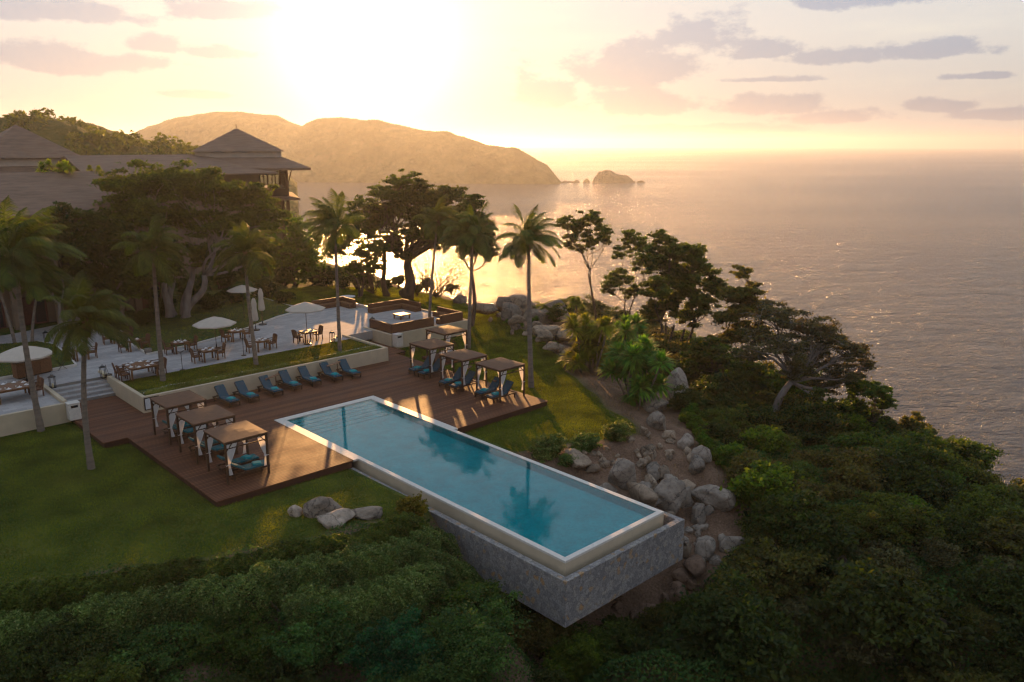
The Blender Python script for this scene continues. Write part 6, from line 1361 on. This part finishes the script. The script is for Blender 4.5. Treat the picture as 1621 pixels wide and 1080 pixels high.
# ------------------------------------------------------------------ haze, sun, sky, camera
SUNPX = (580, 74)
sd = ray(*SUNPX); sd = sd / np.linalg.norm(sd)
def build_world():
    w = bpy.data.worlds.new('World'); SC.world = w; w.use_nodes = True; nt = w.node_tree; nt.nodes.clear()
    out = nt.nodes.new('ShaderNodeOutputWorld')
    el = math.asin(sd[2]); az = math.atan2(sd[0], sd[1])
    sky = N(nt, 'ShaderNodeTexSky', sky_type='NISHITA', sun_disc=False); sky.sun_elevation = el; sky.sun_rotation = az; sky.dust_density = 2.0
    b1 = N(nt, 'ShaderNodeBackground', i_Strength=0.004); L(nt, sky.outputs[0], b1.inputs[0])
    tc = N(nt, 'ShaderNodeTexCoord')
    def dot(v):
        d = N(nt, 'ShaderNodeVectorMath', operation='DOT_PRODUCT'); L(nt, tc.outputs['Generated'], d.inputs[0]); d.inputs[1].default_value = v; return d.outputs['Value']
    def mth(op, a, b=None, c=None, clamp=False):
        n = N(nt, 'ShaderNodeMath', operation=op); n.use_clamp = clamp
        for i, x in enumerate((a, b, c)):
            if x is None: continue
            if isinstance(x, (int, float)): n.inputs[i].default_value = x
            else: L(nt, x, n.inputs[i])
        return n.outputs[0]
    z = dot((0, 0, 1)); f = dot((FW[0], FW[1], 0)); rt = dot((RT[0], RT[1], 0)); sdot = dot(tuple(sd))
    azn = mth('ARCTAN2', rt, f); eln = mth('ARCSINE', z)
    # base: gradient with elevation, in front (toward the sun) and behind
    front = ramp(nt, [(0.0, (0.50, 0.48, 0.47)), (0.04, (0.53, 0.51, 0.49)), (0.12, (0.65, 0.64, 0.62)), (0.20, (0.66, 0.67, 0.69)), (0.36, (0.50, 0.60, 0.72)), (0.6, (0.44, 0.53, 0.66)), (1.0, (0.36, 0.44, 0.58))])
    back = ramp(nt, [(0.0, (0.32, 0.31, 0.34)), (0.2, (0.40, 0.39, 0.43)), (0.6, (0.36, 0.42, 0.52)), (1.0, (0.36, 0.44, 0.58))])
    L(nt, z, front.inputs[0]); L(nt, z, back.inputs[0])
    fb = mth('MULTIPLY_ADD', f, 0.62, 0.45, True)
    mx = N(nt, 'ShaderNodeMix', data_type='RGBA'); L(nt, fb, mx.inputs[0]); L(nt, back.outputs[0], mx.inputs[6]); L(nt, front.outputs[0], mx.inputs[7])
    base = mx.outputs[2]
    # clouds: banks at fixed bearings and heights
    nz = N(nt, 'ShaderNodeTexNoise', i_Scale=17, i_Detail=10, i_Roughness=0.62); mp = N(nt, 'ShaderNodeMapping'); mp.inputs['Scale'].default_value = (1, 1, 2.2); L(nt, tc.outputs['Generated'], mp.inputs[0]); L(nt, mp.outputs[0], nz.inputs['Vector'])
    n2 = N(nt, 'ShaderNodeTexNoise', i_Scale=3.0, i_Detail=5); mp2 = N(nt, 'ShaderNodeMapping'); mp2.inputs['Scale'].default_value = (1, 1, 6); L(nt, tc.outputs['Generated'], mp2.inputs[0]); L(nt, mp2.outputs[0], n2.inputs['Vector'])
    def azel(u, v):
        r = ray(u, v); r = r / np.linalg.norm(r); return math.atan2(r[:2] @ RT, r[:2] @ FW), math.asin(r[2])
    banks = [(985, 112, 135, 52), (1000, 168, 115, 30), (1125, 62, 85, 42), (1215, 80, 60, 22), (1330, 92, 110, 18), (1455, 84, 95, 22), (1500, 78, 55, 26),
             (1210, 127, 80, 7), (1545, 122, 50, 8), (1235, 170, 95, 24), (1330, 188, 110, 16), (1480, 170, 70, 16), (1580, 184, 90, 14), (870, 150, 60, 40),
             (120, 98, 170, 30), (240, 74, 70, 18), (60, 18, 190, 24), (300, 150, 60, 8), (360, 20, 110, 22), (345, 85, 60, 16), (1500, -10, 300, 30), (930, -25, 200, 22), (1110, 205, 160, 10)]
    m = None
    for (u, v, hw, hh) in banks:
        a, e = azel(u, v); a2, _ = azel(u + hw, v); _, e2 = azel(u, v - hh)
        ww = abs(a2 - a); wh = abs(e2 - e)
        dx = mth('MULTIPLY', mth('SUBTRACT', azn, a), 1 / ww); dy = mth('MULTIPLY', mth('SUBTRACT', eln, e), 1 / wh)
        dyn = mth('MAXIMUM', dy, mth('MULTIPLY', dy, -1.7))
        q = mth('ADD', mth('MULTIPLY', dx, dx), mth('MULTIPLY', dyn, dyn)); q = mth('SUBTRACT', 1.0, mth('SQRT', q))
        m = q if m is None else mth('MAXIMUM', m, q)
    m = mth('MAXIMUM', m, -1.0)
    m = mth('ADD', m, mth('MULTIPLY', mth('SUBTRACT', nz.outputs[0], 0.5), 3.0))
    mk = N(nt, 'ShaderNodeMapRange', interpolation_type='SMOOTHSTEP'); L(nt, m, mk.inputs['Value']); mk.inputs['From Min'].default_value = -0.12; mk.inputs['From Max'].default_value = 0.38; mk.inputs['To Max'].default_value = 1.0
    # thin high streaks everywhere
    stk = N(nt, 'ShaderNodeMapRange', interpolation_type='SMOOTHSTEP'); L(nt, n2.outputs[0], stk.inputs['Value']); stk.inputs['From Min'].default_value = 0.45; stk.inputs['From Max'].default_value = 0.72; stk.inputs['To Max'].default_value = 0.6
    bright = N(nt, 'ShaderNodeMix', data_type='RGBA'); L(nt, stk.outputs[0], bright.inputs[0]); L(nt, base, bright.inputs[6])
    br2 = N(nt, 'ShaderNodeMix', data_type='RGBA', blend_type='MULTIPLY'); br2.inputs[0].default_value = 1.0; L(nt, base, br2.inputs[6]); br2.inputs[7].default_value = (1.28, 1.24, 1.08, 1); L(nt, br2.outputs[2], bright.inputs[7])
    cc = N(nt, 'ShaderNodeMix', data_type='RGBA', blend_type='MULTIPLY'); cc.inputs[0].default_value = 1.0; L(nt, base, cc.inputs[6]); cc.inputs[7].default_value = (0.58, 0.66, 0.82, 1)
    cl = N(nt, 'ShaderNodeMix', data_type='RGBA'); L(nt, mk.outputs[0], cl.inputs[0]); L(nt, bright.outputs[2], cl.inputs[6]); L(nt, cc.outputs[2], cl.inputs[7])
    # brightness around the sun behind thin cloud
    s0 = mth('MAXIMUM', sdot, 0.0)
    col = cl.outputs[2]
    for (k, c) in ((1500, (0.7, 0.65, 0.5)), (260, (1.0, 0.92, 0.74)), (30, (0.04, 0.03, 0.018)), (9, (0.02, 0.012, 0.005))):
        g = mth('POWER', s0, float(k)); vm = N(nt, 'ShaderNodeVectorMath', operation='SCALE'); vm.inputs[0].default_value = c; L(nt, g, vm.inputs['Scale'])
        ad = N(nt, 'ShaderNodeVectorMath', operation='ADD'); L(nt, col, ad.inputs[0]); L(nt, vm.outputs[0], ad.inputs[1]); col = ad.outputs[0]
    b2 = N(nt, 'ShaderNodeBackground', i_Strength=0.55); L(nt, col, b2.inputs[0])
    ad = N(nt, 'ShaderNodeAddShader'); L(nt, b1.outputs[0], ad.inputs[0]); L(nt, b2.outputs[0], ad.inputs[1]); L(nt, ad.outputs[0], out.inputs[0])
build_world()
sl = bpy.data.lights.new('sun', 'SUN'); sl.energy = 4.8; sl.angle = R(0.6); sl.color = (1.0, 0.50, 0.17)
so = bpy.data.objects.new('sun', sl); COL.objects.link(so); so.rotation_euler = Vector([float(c) for c in sd]).to_track_quat('Z', 'Y').to_euler()
if True:
    hm, hnt, hout = nmat('haze_air'); pv = N(hnt, 'ShaderNodeVolumePrincipled'); pv.inputs['Density'].default_value = 0.00015; pv.inputs['Anisotropy'].default_value = 0.60
    pv.inputs['Color'].default_value = (0.76, 0.80, 0.88, 1); L(hnt, pv.outputs[0], hout.inputs['Volume'])
    mb = MB(); mb.box(CAMX - SR - 50, CAMX + SR + 50, CAMY - SR - 50, CAMY + SR + 50, -47.5, 96); tag(mb.build('haze', hm), 'warm sea haze in the air', 'haze', kind='stuff')
cd = bpy.data.cameras.new('camera'); co = bpy.data.objects.new('camera', cd); COL.objects.link(co); SC.camera = co
co.location = (CAMX, CAMY, H); co.rotation_euler = (PI / 2 - PITCH, 0, R(-43.4)); cd.sensor_width = 36; cd.lens = 36 * F / 1621; cd.clip_start = 0.5; cd.clip_end = 60000
SC.view_settings.view_transform = 'Standard'; SC.view_settings.look = 'None'; SC.view_settings.exposure = 0.93; SC.view_settings.gamma = 1
cy = SC.cycles; cy.max_bounces = 5; cy.diffuse_bounces = 2; cy.glossy_bounces = 3; cy.transmission_bounces = 3; cy.transparent_max_bounces = 8; cy.volume_bounces = 0
cy.caustics_reflective = False; cy.caustics_refractive = False; cy.sample_clamp_indirect = 4; cy.use_denoising = True; cy.denoising_prefilter = 'FAST'; cy.pixel_filter_type = 'BLACKMAN_HARRIS'; cy.filter_width = 1.25; cy.adaptive_threshold = 0.006
